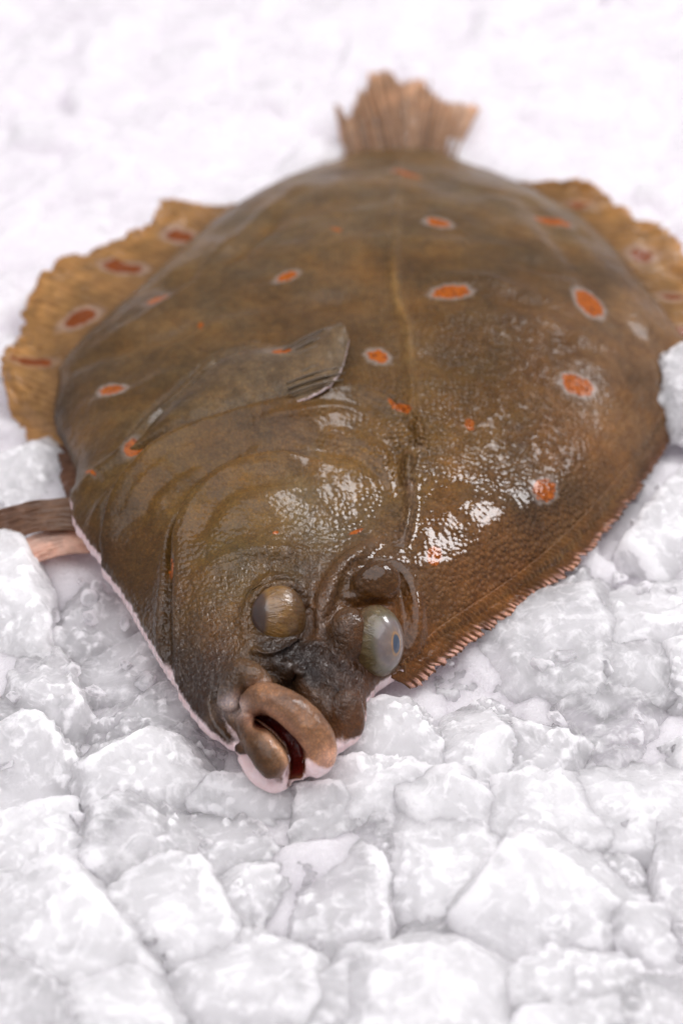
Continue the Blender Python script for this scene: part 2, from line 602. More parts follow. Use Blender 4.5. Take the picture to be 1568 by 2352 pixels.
# lips, jaw and bony pieces of the face (survey sheet coordinates, lift)
def HZ(x, y, lift=0.0):
    return hit(*hz(x, y), lift)


upper_lip = [HZ(530, 890, .003), HZ(610, 850, .006), HZ(700, 872, .0075), HZ(790, 938, .008), HZ(868, 1020, .0075), HZ(905, 1100, .0065), HZ(898, 1165, .005), HZ(845, 1215, .003)]
S.tube(upper_lip, [.0036, .0048, .0055, .0058, .0059, .0058, .0053, .0042])
lower_jaw = [HZ(495, 955, .002), HZ(555, 1030, .004), HZ(615, 1105, .0055), HZ(665, 1175, .0055), HZ(695, 1215, .0045)]
S.tube(lower_jaw, [.0028, .0044, .0057, .0062, .0050])
chin = [HZ(505, 1140, .000), HZ(575, 1222, .000), HZ(655, 1275, .001), HZ(712, 1272, .0012), HZ(735, 1248, .0005)]
S.tube(chin, [.0022, .0032, .0038, .0036, .0026])
maxilla = [HZ(425, 890, .003), HZ(450, 800, .004), HZ(500, 715, .004), HZ(570, 740, .004), HZ(635, 790, .003)]
S.tube(maxilla, [.0034, .0038, .0042, .0040, .0028])
S.ellipsoid(HZ(1035, 950, .000), [RIGHT * .0065, UP * .0100, VIEW * .0040])
S.ellipsoid(HZ(790, 715, .0012), np.diag([.0030, .0026, .0022]))            # nostril knob
S.ellipsoid(HZ(505, 1105, .001), np.diag([.0026, .0026, .0020]))            # jaw joint
# skin around the eyes
S.ellipsoid(HZ(1050, 525, .0022), [RIGHT * .0078, UP * .0100, VIEW * .0064])
S.ellipsoid(HZ(1175, 265, -.0015), [RIGHT * .0096, UP * .0084, VIEW * .0054])
S.ellipsoid(HZ(700, 440, -.003), [RIGHT * .0085, UP * .0105, VIEW * .0055])
S.tube([HZ(548, 360, .0015), HZ(590, 305, .003), HZ(660, 272, .004), HZ(750, 272, .004), HZ(818, 310, .003), HZ(838, 380, .001)], [.0012, .0017, .0019, .0019, .0017, .0012])
S.tube([HZ(560, 600, .0005), HZ(640, 618, .0015), HZ(730, 590, .0018), HZ(805, 530, .001)], [.0010, .0014, .0015, .0010])
brow = [HZ(1185, 65, -.0030), HZ(1100, 108, -.0022), HZ(1040, 160, -.0015), HZ(990, 225, -.0010), HZ(948, 300, -.0008), HZ(912, 380, -.0010), HZ(885, 450, -.0015), HZ(900, 540, -.0025)]
S.tube(brow, [.0032, .0038, .0042, .0044, .0043, .0040, .0036, .0030])

me0 = mesh_from('body_shell', np.vstack(S.v), S.f)
tmp = bpy.data.objects.new('body_shell', me0)
COL.objects.link(tmp)
rm = tmp.modifiers.new('remesh', 'REMESH')
rm.mode = 'VOXEL'
rm.voxel_size = 0.00075
rm.use_smooth_shade = True
sm = tmp.modifiers.new('smooth', 'SMOOTH')
sm.factor = 0.5
sm.iterations = 5
dg = bpy.context.evaluated_depsgraph_get()
body_me = bpy.data.meshes.new_from_object(tmp.evaluated_get(dg))
bpy.data.objects.remove(tmp)
bpy.data.meshes.remove(me0)
body_me.name = 'body'

NV = len(body_me.vertices)
V = np.empty(NV * 3)
body_me.vertices.foreach_get('co', V)
V = V.reshape(-1, 3)


def normals(me):
    me.update()
    a = np.empty(len(me.vertices) * 3)
    me.vertices.foreach_get('normal', a)
    return a.reshape(-1, 3)


N = normals(body_me)


def seg_dist(P, line, cut):
    """distance of the rows of P to a 3-D polyline, with side (+ left of its run) and arc parameter"""
    lo, hi = line.min(0) - cut, line.max(0) + cut
    idx = np.nonzero(np.all((P > lo) & (P < hi), axis=1))[0]
    Q = P[idx]
    best = np.full(len(Q), 9.0)
    side = np.zeros(len(Q))
    par = np.zeros(len(Q))
    n = len(line) - 1
    for i in range(n):
        a, b = line[i], line[i + 1]
        ab = b - a
        t = np.clip(((Q - a) @ ab) / (ab @ ab), 0, 1)
        r = Q - a - t[:, None] * ab
        d = np.linalg.norm(r, axis=1)
        s = np.cross(ab, r)[:, 2]
        m = d < best
        best[m] = d[m]
        side[m] = np.sign(s[m])
        par[m] = (i + t[m]) / n
    k = best < cut
    return idx[k], best[k], side[k], par[k]


DISP = np.zeros(NV)


def ridge(pts, h, w, taper=True):
    L = catmull(hits(pts), 40)
    i, d, s, t = seg_dist(V, L, w * 3)
    e = np.sin(np.clip(t, 0.02, 0.98) * math.pi) ** 0.5 if taper else 1
    DISP[i] += h * np.exp(-(d / w) ** 2) * e
    return L


def step(pts, h, w, sgn=1.0, soft=0.0011):
    """an overlapping skin edge: raised on one side, dropping sharply to the other"""
    L = catmull(hits(pts), 50)
    i, d, s, t = seg_dist(V, L, w * 3)
    e = np.sin(np.clip(t, 0.02, 0.98) * math.pi) ** 0.4
    sd = d * s * sgn
    DISP[i] += e * h * np.where(sd > 0, np.exp(-(sd / w) ** 2), np.exp(-(sd / soft) ** 2)) - e * 0.5 * h * np.exp(-((sd + 2 * soft) / (1.3 * soft)) ** 2)
    return L


# lateral line and the bony knobs behind the eyes
LATERAL = [(917, 352), (910, 470), (903, 600), (912, 690), (938, 765), (940, 850), (945, 930), (952, 985)]
ridge(LATERAL, .0007, .0020, False)
ridge([(935, 955), (955, 985), (965, 1030)], .0024, .0022)
ridge([(938, 1045), (932, 1080), (940, 1115)], .0028, .0022)
ridge([(942, 1120), (937, 1180), (925, 1250)], .0016, .0018)
ridge([(905, 1000), (915, 1080), (918, 1160)], -.0010, .003)
# gill cover and cheek
step([(243, 1300), (245, 1235), (262, 1165), (300, 1100), (360, 1045), (440, 1003), (530, 972), (640, 945), (740, 915), (810, 905), (880, 925), (935, 975)], .0034, .009, -1)
step([(392, 1340), (398, 1265), (415, 1200), (450, 1140), (510, 1090), (580, 1062), (650, 1050), (720, 1058)], .0026, .009, -1)
ridge([(395, 1180), (425, 1120), (490, 1072), (560, 1045)], -.0012, .004)
ridge([(480, 1240), (540, 1170), (640, 1130), (760, 1110)], .0012, .006)
ridge([(560, 1010), (680, 985), (800, 965), (880, 985)], .0014, .007)
ridge([(392, 1240), (392, 1330), (384, 1430), (388, 1520), (400, 1590)], -.0011, .0022)
ridge([(376, 1250), (372, 1350), (366, 1440), (376, 1520)], .0008, .0022)
ridge([(410, 1280), (408, 1370), (402, 1450), (410, 1540)], .0008, .0026)
ridge([(175, 1130), (215, 1095), (300, 1030), (380, 950)], .0016, .004)
ridge([(205, 1215), (235, 1160), (290, 1095)], .0010, .003)
ridge([(285, 1045), (370, 950), (440, 890), (500, 832), (560, 806), (640, 796)], .0022, .0030)
ridge([(270, 1030), (352, 938), (424, 876), (488, 816), (556, 788), (640, 780)], -.0018, .0026)
ridge([(430, 1230), (450, 1170), (500, 1115), (570, 1085), (650, 1078)], .0004, .0020)
ridge([(470, 1225), (500, 1170), (560, 1130), (650, 1112), (730, 1112)], -.0004, .0024)
ridge([(300, 1180), (335, 1115), (400, 1062), (480, 1028), (570, 1008)], .0005, .0024)
ridge([(330, 1200), (352, 1140), (410, 1085), (480, 1050)], -.0004, .0022)
ridge([(600, 990), (690, 968), (770, 950), (840, 955)], .0007, .0022)
ridge([(690, 1010), (770, 1000), (850, 1020), (900, 1070)], .0007, .0028)
ridge([(720, 1030), (800, 1040), (870, 1090), (895, 1150)], -.0009, .0024)
ridge([(450, 1330), (520, 1280), (620, 1265), (720, 1285)], .0010, .0036)
ridge([(150, 860), (260, 800), (380, 770), (480, 720), (600, 700)], -.0010, .0040)
ridge([(200, 930), (300, 900), (390, 850)], .0009, .0040)
ridge([(1000, 640), (1120, 650), (1240, 690)], .0010, .0050)
ridge([(1240, 820), (1330, 800), (1420, 830)], -.0010, .0050)
# around the eyes and snout
ridge([hz(1010, 340), hz(1080, 370), hz(1160, 372), hz(1250, 372)], -.0016, .0016)
ridge([hz(1000, 330), hz(1040, 240), hz(1120, 180), hz(1200, 165), hz(1290, 220), hz(1330, 330), hz(1340, 460), hz(1330, 640)], -.0018, .0028)
ridge([hz(1370, 300), hz(1385, 450), hz(1370, 620)], .0012, .004)
ridge([hz(560, 600), hz(525, 520), hz(522, 430), hz(560, 330), hz(650, 250), hz(760, 250), hz(835, 300), hz(850, 400)], .0013, .0026)
ridge([hz(850, 300), hz(858, 420), hz(830, 530), hz(740, 610), hz(600, 640)], -.0016, .0022)
ridge([hz(540, 640), hz(580, 700), hz(680, 700), hz(740, 760), hz(800, 820), hz(870, 900), hz(950, 1010), hz(985, 1130)], -.0026, .0022)
ridge([hz(680, 740), hz(740, 790), hz(790, 830)], -.0040, .0024)
ridge([hz(760, 600), hz(850, 570), hz(930, 590), hz(1010, 660), hz(1090, 710)], .0012, .0022)
ridge([hz(840, 660), hz(880, 720), hz(960, 790), hz(1010, 800)], .0012, .0022)
ridge([hz(380, 830), hz(395, 930), hz(440, 1000), hz(500, 1080)], -.0020, .0016)
ridge([hz(330, 800), hz(350, 930), hz(420, 1040), hz(480, 1110)], .0010, .0028)
# soft dents of the trunk
ridge([(640, 700), (760, 690), (870, 720)], -.0012, .006)
ridge([(990, 720), (1100, 735), (1230, 740), (1330, 790)], .0016, .007)
ridge([(960, 800), (1080, 850), (1230, 860)], -.0010, .008)
ridge([(330, 660), (430, 640), (560, 560), (640, 480)], -.0014, .006)
ridge([(230, 790), (340, 730), (450, 640), (570, 520), (680, 430)], .0012, .004)
ridge([(1190, 440), (1290, 560), (1390, 680), (1480, 800)], -.0012, .006)
ridge([(1160, 590), (1250, 610), (1330, 640)], -.0012, .006)

_lc = hit(690, 1650)
DISP += .0001 * np.exp(-((V - _lc) ** 2).sum(1) / .016 ** 2) * fbm(V * 230, 3, 61) + .00012 * np.exp(-((V - _lc) ** 2).sum(1) / .02 ** 2) * fbm(V * np.array([90, 260, 260]), 2, 62)
# mouth slit: a real cavity
SLIT = catmull(np.array([HZ(590, 968), HZ(655, 982), HZ(725, 1042), HZ(772, 1115), HZ(786, 1185), HZ(780, 1240), HZ(768, 1285)]), 40)
flat = np.eye(3) - np.outer(FWD, FWD)      # across the gape, whatever the depth
_mid = SLIT.mean(0)
near_m = (np.linalg.norm(V - _mid, axis=1) < .022) & (N @ VIEW > -.1)
_mi = np.nonzero(near_m)[0]
iS, dS, sS, tS = seg_dist(V[_mi] @ flat, SLIT @ flat, .0075)
_all = np.nonzero(np.linalg.norm(V - _mid, axis=1) < .026)[0]
iA, dA, _s, _t = seg_dist(V[_all] @ flat, SLIT @ flat, .0075)
GAPE = np.zeros(NV)
GAPE[_all[iA]] = smooth(.0030, .0016, dA)
DEEP = np.zeros(NV)
_wid = .0009 + .0012 * np.sin(np.clip(tS * .8 + .05, 0, 1) * math.pi)
DEEP[_mi[iS]] = smooth(_wid + .0010, _wid - .0004, dS)

# dorsal and anal fin seats along the rim ripple a little; overall fleshy unevenness
V = V + N * (1.9 * DISP + 0.0003 * fbm(V * 90.0, 3, 5) + .0013 * fbm(V * 32.0, 2, 15) * smooth(0, .02, gridval(DMIN, V[:, 0], V[:, 1])))[:, None]
V = V + (FWD * 0.011)[None, :] * DEEP[:, None]
body_me.vertices.foreach_set('co', V.ravel())
N = normals(body_me)

# ---------- pigment
CTRL = [  # photo pixel, albedo as a display colour
    (920, 420, 112, 94, 70), (700, 480, 108, 90, 68), (1100, 480, 112, 92, 66), (560, 580, 112, 94, 74), (820, 640, 104, 84, 62), (1080, 600, 108, 86, 60),
    (1230, 610, 92, 70, 34), (1350, 620, 118, 98, 80), (1460, 760, 122, 98, 78), (700, 740, 94, 74, 58), (480, 720, 112, 92, 70), (300, 840, 104, 84, 60),
    (250, 960, 106, 84, 54), (180, 950, 92, 74, 60), (450, 900, 108, 90, 64), (600, 870, 110, 90, 62), (870, 760, 96, 76, 54), (1000, 760, 108, 84, 50),
    (1150, 760, 120, 92, 62), (1250, 800, 110, 80, 46), (1400, 860, 126, 100, 74), (1100, 850, 108, 82, 44), (900, 860, 100, 80, 54), (1480, 950, 122, 94, 74),
    (1300, 1000, 118, 90, 66), (1120, 950, 112, 84, 48), (700, 960, 120, 94, 58), (560, 1000, 112, 86, 52), (800, 950, 106, 84, 56), (850, 1030, 120, 92, 44),
    (650, 1020, 112, 86, 62), (400, 1080, 120, 94, 52), (300, 1150, 108, 82, 42), (300, 1240, 76, 56, 46), (330, 1130, 92, 72, 36), (520, 1110, 120, 96, 62), (700, 1130, 118, 100, 76),
    (600, 1200, 112, 94, 66), (800, 1160, 110, 96, 76), (480, 1280, 118, 92, 46), (560, 1290, 104, 84, 42), (700, 1240, 104, 84, 52), (430, 1180, 116, 92, 50),
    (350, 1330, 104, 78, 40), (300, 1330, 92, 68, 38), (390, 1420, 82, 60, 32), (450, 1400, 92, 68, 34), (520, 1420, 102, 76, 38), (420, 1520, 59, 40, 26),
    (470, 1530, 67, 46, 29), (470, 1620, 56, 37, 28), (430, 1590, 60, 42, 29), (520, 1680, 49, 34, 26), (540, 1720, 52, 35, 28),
    (980, 1080, 124, 96, 58), (1050, 1000, 124, 98, 54), (1150, 1100, 118, 90, 54), (1280, 1120, 120, 92, 64), (1380, 1080, 120, 92, 66), (1250, 1230, 112, 80, 46),
    (1100, 1280, 112, 80, 46), (1000, 1300, 110, 78, 44), (960, 1420, 114, 80, 46), (1050, 1400, 112, 78, 46), (1150, 1350, 118, 84, 56), (930, 1500, 110, 78, 52),
    (860, 1340, 98, 70, 36), (900, 1300, 92, 66, 40), (700, 1330, 92, 68, 38), (640, 1310, 96, 72, 36), (770, 1350, 104, 78, 58), (735, 1420, 96, 72, 58), (780, 1430, 110, 80, 48),
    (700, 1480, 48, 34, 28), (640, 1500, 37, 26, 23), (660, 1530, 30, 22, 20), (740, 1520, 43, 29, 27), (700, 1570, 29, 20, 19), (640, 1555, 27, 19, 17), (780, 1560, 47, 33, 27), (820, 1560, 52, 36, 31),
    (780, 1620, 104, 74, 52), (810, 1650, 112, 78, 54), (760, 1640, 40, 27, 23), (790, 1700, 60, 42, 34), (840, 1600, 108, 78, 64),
    (565, 1540, 104, 80, 56), (600, 1565, 100, 80, 60), (530, 1590, 118, 104, 98), (520, 1615, 170, 158, 160), (545, 1580, 86, 66, 50),
    (600, 1600, 158, 122, 96), (650, 1610, 164, 126, 98), (700, 1650, 158, 120, 92), (740, 1700, 152, 116, 92), (745, 1735, 160, 128, 112), (640, 1640, 190, 154, 138),
    (560, 1650, 96, 72, 52), (600, 1690, 116, 84, 56), (640, 1740, 96, 72, 52), (630, 1765, 82, 62, 48), (650, 1700, 150, 116, 86), (590, 1720, 100, 74, 50),
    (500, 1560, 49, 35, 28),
]
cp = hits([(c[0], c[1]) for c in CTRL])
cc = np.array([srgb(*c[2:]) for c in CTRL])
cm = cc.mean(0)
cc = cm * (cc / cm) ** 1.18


def notes(P):
    """skin colour carried by the colour notes to the rows of P"""
    acc = np.zeros((len(P), 3))
    wsum = np.full(len(P), 1e-9)
    warp = P + 0.004 * np.column_stack([fbm(P * 120, 2, 31), fbm(P * 120, 2, 47), fbm(P * 120, 2, 59)])
    for k in range(len(CTRL)):
        # nearest neighbours set the reach of each colour note
        dn = np.sort(np.linalg.norm(cp - cp[k], axis=1))[1:3].mean()
        sg = max(dn * 0.75, .0018)
        d2 = ((warp - cp[k]) ** 2).sum(1)
        w = np.exp(-d2 / (2 * sg * sg)) + 1e-4 / (d2 * 1e6 + 1.0)
        acc += w[:, None] * cc[k]
        wsum += w
    return acc / wsum[:, None]


def clouds(P):
    """the darker and more golden clouds of the skin"""
    return np.array([.655, .60, .44]) * (1.0 + 0.32 * fbm(P * 42.0, 3, 71))[:, None] * (1.0 + np.outer(fbm(P * 75.0, 2, 83), [.06, .0, -.14]))


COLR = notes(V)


def paint(idx, amt, rgb):
    COLR[idx] = COLR[idx] * (1 - amt[:, None]) + np.asarray(rgb) * amt[:, None]


# paler lateral line, lilac bone ridges, darker lines along gill cover and cheek creases, pale lip edges, red mouth lining
i, d, s, t = seg_dist(V, catmull(hits(LATERAL), 50), .008)
paint(i, .75 * np.exp(-(d / .0016) ** 2), srgb(150, 126, 88))
for pts in ([(940, 960), (962, 1000), (965, 1030)], [(938, 1045), (932, 1080), (940, 1115)], [(942, 1130), (935, 1180), (925, 1240)]):
    i, d, s, t = seg_dist(V, catmull(hits(pts), 30), .008)
    paint(i, .6 * np.exp(-(d / .0018) ** 2), srgb(150, 122, 112))
i, d, s, t = seg_dist(V, catmull(np.array(brow), 40), .009)
paint(i, .55 * np.exp(-(d / .0028) ** 2), srgb(150, 118, 100))
for pts, col_, a_ in (
        ([(243, 1300), (245, 1235), (262, 1165), (300, 1100), (360, 1045)], (70, 60, 54), .8),
        ([(440, 1003), (530, 972), (640, 945), (740, 915), (800, 905)], (120, 96, 62), .5),
        ([(392, 1240), (392, 1330), (384, 1430), (388, 1520)], (66, 48, 28), .5),
        ([(520, 1085), (600, 1055), (690, 1052)], (84, 70, 66), .6)):
    i, d, s, t = seg_dist(V, catmull(hits(pts), 40), .008)
    paint(i, a_ * np.exp(-(d / .0016) ** 2), srgb(*col_))
LIPW = np.zeros(NV)
for line, r, off in ((catmull(np.array([HZ(770, 1215, .004), HZ(830, 1225, .005), HZ(890, 1215, .005), HZ(945, 1165, .004), HZ(975, 1110, .003)]), 30), .0050, 0),
                     (catmull(np.array([HZ(505, 1150, .001), HZ(560, 1220, .001), HZ(640, 1290, .001), HZ(720, 1285, .002), HZ(765, 1230, .003), HZ(760, 1170, .004)]), 40), .0030, 0)):
    i, d, s, t = seg_dist(V, line, .02)
    LIPW[i] = np.maximum(LIPW[i], smooth(r * 1.35, r * 0.5, d))
i, d, s, t = seg_dist(V, catmull(np.array([HZ(600, 990, .004), HZ(690, 1005, .005), HZ(760, 1075, .005), HZ(800, 1150, .004)]), 30), .01)
paint(i, .35 * np.exp(-(d / .0016) ** 2), srgb(190, 140, 118))
red = np.maximum(smooth(.25, .8, DEEP), GAPE * smooth(-.002, .003, (V - SLIT.mean(0)) @ FWD))
COLR = COLR * (1 - red[:, None]) + srgb(120, 36, 36) * red[:, None]
COLR *= clouds(V)
for line, rgb_, r_, a_ in ((upper_lip, (140, 105, 82), .0062, .5), (lower_jaw, (96, 70, 50), .0058, .4)):
    i, d, s, t = seg_dist(V, catmull(np.array(line), 40), .012)
    m_ = a_ * smooth(r_ * 1.35, r_ * .85, d) * (1 - red[i])
    n_ = 1 + .40 * fbm(V[i] * 210, 4, 33, .65)
    COLR[i] = COLR[i] * (1 - m_[:, None]) + srgb(*rgb_) * m_[:, None] * n_[:, None]
_f = np.nonzero((np.linalg.norm(V - _mid, axis=1) < .030) & (N @ VIEW > 0) & (red < .5))[0]
for line, w_, a_, rgb_ in (([(560, 945), (650, 945), (725, 995), (785, 1065), (815, 1140), (808, 1205)], .0026, .5, (196, 152, 134)),
                           ([(640, 1025), (700, 1090), (748, 1155), (756, 1215)], .0014, .65, (204, 166, 140)),
                           ([(770, 1225), (850, 1225), (925, 1190), (960, 1130)], .0034, .7, (214, 176, 164)),
                           ([(420, 900), (445, 870), (480, 890)], .0030, .75, (196, 186, 190))):
    i, d, s, t = seg_dist(V[_f] @ flat, catmull(np.array([HZ(*q_) for q_ in line]), 30) @ flat, .010)
    paint(_f[i], a_ * np.exp(-(d / w_) ** 2) * (1 - red[_f[i]]), srgb(*rgb_))

# orange spots: photo pixel, half sizes in pixels, turn (deg, image sense), strength of the pale ring
SPOTS = [
    (930, 406, 38, 7, 0, .25), (1008, 515, 28, 9, -3, .8), (657, 632, 28, 14, -12, .8), (1035, 673, 48, 14, -4, .8), (1352, 698, 44, 22, 38, 1), (1324, 886, 42, 22, 24, 1),
    (866, 823, 28, 11, 0, .8), (258, 895, 33, 17, -4, 1), (912, 946, 34, 12, 10, .1), (1077, 978, 13, 10, 10, 0), (1247, 1126, 32, 26, 45, .7), (993, 1281, 22, 20, 10, 0),
    (645, 806, 24, 8, 5, .3), (310, 1034, 30, 8, -35, .35), (362, 688, 32, 8, -28, .4), (775, 530, 12, 4, 0, 0), (1270, 505, 46, 10, 24, .7), (390, 1308, 15, 20, 0, 0), (822, 1216, 18, 8, -10, 0),
    (635, 1222, 7, 5, 0, 0), (452, 738, 10, 5, 0, 0), (212, 1090, 12, 8, -20, .2),
]


def spot_metric(P, N_, spots, hitter):
    m = np.full(len(P), 9.0)
    hs = np.zeros(len(P))
    for (px, py, a, b, ang, hl) in spots:
        a, b = a * .92, b * .92
        c = hitter(px, py)
        k = np.argmin(((P - c) ** 2).sum(1))
        e = .004
        n = np.array([gridval(TOP, c[0] - e, c[1]) - gridval(TOP, c[0] + e, c[1]), gridval(TOP, c[0], c[1] - e) - gridval(TOP, c[0], c[1] + e), 2 * e])
        n = n / np.linalg.norm(n)
        dd = ray(px, py)
        ca, sa = math.cos(math.radians(ang)), math.sin(math.radians(ang))

        def tang(ox, oy):
            r2 = ray(px + ox, py + oy)
            t_ = ((P[k] - CAM) @ n) / (r2 @ n)
            w = CAM + r2 * t_ - P[k]
            L = np.linalg.norm(w)
            lim = .00042 * math.hypot(ox, oy)
            return w if L < lim else w / L * lim
        A = tang(a * ca, a * sa)
        B = tang(-b * sa, b * ca)
        M = np.column_stack([A, B, n * .02])
        q = np.linalg.solve(M, (P - P[k]).T).T
        r = np.sqrt((q ** 2).sum(1))
        # ring keeps a constant width: metric 2 lies about 10 px beyond the edge
        ext = r * min(a, b)
        rr = np.where(r < 1, r, 1 + (r - 1) * np.sqrt(abs(a * b)) / 17.0)
        u = rr < m
        m = np.where(u, rr, m)
        hs = np.where(u & (rr < 3), hl, hs)
    return m, hs


sm_, hs_ = spot_metric(V, N, SPOTS, hit)
# pale underside: below the rim and turned away from above; lips' pale ends
zr = gridval(ZR, V[:, 0], V[:, 1])
dm = gridval(DMIN, V[:, 0], V[:, 1])
left = smooth(.02, -.03, V[:, 0])
edge_hi = zr + .0003 + .0012 * left
flank = smooth(at(165, 1180, .01)[1], at(165, 1080, .01)[1], V[:, 1])
pale = smooth(.0050, -.0016, V[:, 2] - edge_hi + .014 * flank + .0008 * fbm(V * 120, 3, 91))
pale = np.maximum(pale, LIPW)
hidden = GAPE * smooth(-.002, .003, (V - SLIT.mean(0)) @ FWD)      # the throat behind the lips
pale = np.clip(pale - smooth(.05, .4, DEEP) * 2 - hidden * 2, 0, 1)
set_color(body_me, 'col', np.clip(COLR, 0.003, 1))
set_color(body_me, 'msk', np.column_stack([np.clip(sm_, 0, 5), hs_, pale]))


def blob(px, py, r):
    c = hit(px, py)
    return np.exp(-((V - c) ** 2).sum(1) / (r * r))


scal = 0.20 + 0.80 * np.clip(blob(1080, 1180, .040) + blob(1180, 960, .030) + .8 * blob(960, 1050, .022) + .5 * blob(1100, 760, .03) + .6 * blob(1250, 1250, .03), 0, 1)
wrin = np.clip(.015 + .9 * blob(740, 1500, .014) + .4 * blob(410, 1440, .026) + .30 * blob(680, 1650, .02) + .4 * blob(520, 1500, .02) + .8 * blob(790, 1590, .010) + .35 * blob(700, 1290, .016) + .35 * blob(640, 1340, .016), 0, 1)
gloss = np.clip(.34 + .66 * (blob(1080, 1180, .04) + blob(740, 1500, .035) + 1.3 * blob(410, 1440, .035) + .8 * blob(690, 1650, .02) + .08 * blob(560, 1200, .04) + blob(900, 1250, .018)) - .25 * blob(800, 600, .08), 0.2, 1)
set_color(body_me, 'det', np.column_stack([scal, wrin, gloss]))

set_float(body_me, 'dots', np.clip(blob(1200, 950, .026) + .8 * blob(1130, 760, .030) + .9 * blob(970, 1020, .016) + .15 * blob(820, 1180, .018) + .4 * blob(600, 1330, .03) + .8 * blob(400, 1430, .022) + .6 * blob(480, 1520, .018) + .5 * blob(760, 1530, .014) + .4 * blob(700, 1330, .014) - .8 * blob(1100, 1190, .018), 0, 1))
fish = bpy.data.objects.new('flatfish', None)
COL.objects.link(fish)
tag(fish, 'whole brown flatfish with orange spots lying head first on the ice', 'fish')
body_me.materials.clear()
link('body', body_me, SKIN, fish)


# ------------------------------------------------------------------ eyes
def eye(center, rx, ry, rd, gaze, pal, tilt=0.0):
    """eyeball: rx, ry half sizes across the view, rd depth; gaze = direction of the pupil"""
    seg, rings = 128, 110
    g = np.array(gaze, float)
    g /= np.linalg.norm(g)
    e1 = np.cross(g, UP)
    e1 /= np.linalg.norm(e1)
    e2 = np.cross(e1, g)
    ax = RIGHT * math.cos(tilt) + UP * math.sin(tilt)
    ay = UP * math.cos(tilt) - RIGHT * math.sin(tilt)
    v, f, st, col = [], [], [], []
    for i in range(rings + 1):
        th = math.pi * i / rings
        for j in range(seg):
            ph = 2 * math.pi * j / seg
            u = math.cos(th) * g + math.sin(th) * (math.cos(ph) * e1 + math.sin(ph) * e2)
            r = 1.0 + .10 * math.exp(-(th / .55) ** 2)          # cornea bulges
            p = (u @ RIGHT) * ax * rx + (u @ UP) * ay * ry + (u @ VIEW) * VIEW * rd
            v.append(p * r)
            # taller than wide pupil
            tt = th * math.sqrt((math.cos(ph) / .62) ** 2 + (math.sin(ph) / 1.0) ** 2)
            st.append((j / seg if j <= seg / 2 else 1 - j / seg, th / math.pi, float(smooth(.75, 1.05, th))))
            c = pal[-1][1]
            for k in range(len(pal) - 1):
                a0, c0 = pal[k]
                a1, c1 = pal[k + 1]
                x = tt if a1 < .6 else th
                if x < a1:
                    w = min(max((x - a0) / (a1 - a0), 0), 1)
                    c = tuple(np.array(c0) * (1 - w) + np.array(c1) * w)
                    break
            col.append(srgb(*c))
    for i in range(rings):
        for j in range(seg):
            k = (j + 1) % seg
            f.append((i * seg + j, (i + 1) * seg + j, (i + 1) * seg + k, i * seg + k))
    me = mesh_from('eye', v, f)
    col = np.array(col)
    vv = np.array(v)
    mott = 1 + .16 * fbm(vv * 350 + center[0] * 900, 3, 3)
    set_color(me, 'col', np.clip(col * mott[:, None], 0, 1))
    set_color(me, 'st', np.array(st))
    o = link('eye', me, EYE, fish)
    o.location = center
    return o


PAL_L = [(0, (22, 19, 22)), (.24, (26, 22, 24)), (.30, (84, 62, 42)), (.42, (64, 50, 44)), (.75, (72, 54, 42)), (.95, (128, 94, 42)), (1.5, (124, 90, 38)), (2.0, (96, 68, 32)), (3.2, (80, 58, 34))]
PAL_R = [(0, (58, 70, 88)), (.22, (66, 78, 96)), (.27, (158, 120, 80)), (.36, (120, 106, 98)), (.62, (112, 102, 100)), (.85, (96, 88, 68)), (1.10, (98, 84, 50)), (1.5, (92, 72, 42)), (2.0, (98, 70, 40)), (3.2, (88, 62, 38))]
eL = eye(HZ(688, 440, -.0034), .0098, .0118, .0088, VIEW * .36 - RIGHT * .93 + UP * .0, PAL_L, -.08)
eL['label'] = 'golden eye beside the cheek, pupil turned to the left'
eR = eye(HZ(1188, 555, .0012), .0096, .0126, .0092, VIEW * .76 + RIGHT * .65 - UP * .08, PAL_R, .08)
eR['label'] = 'bulging grey eye near the fin edge, bluish pupil'


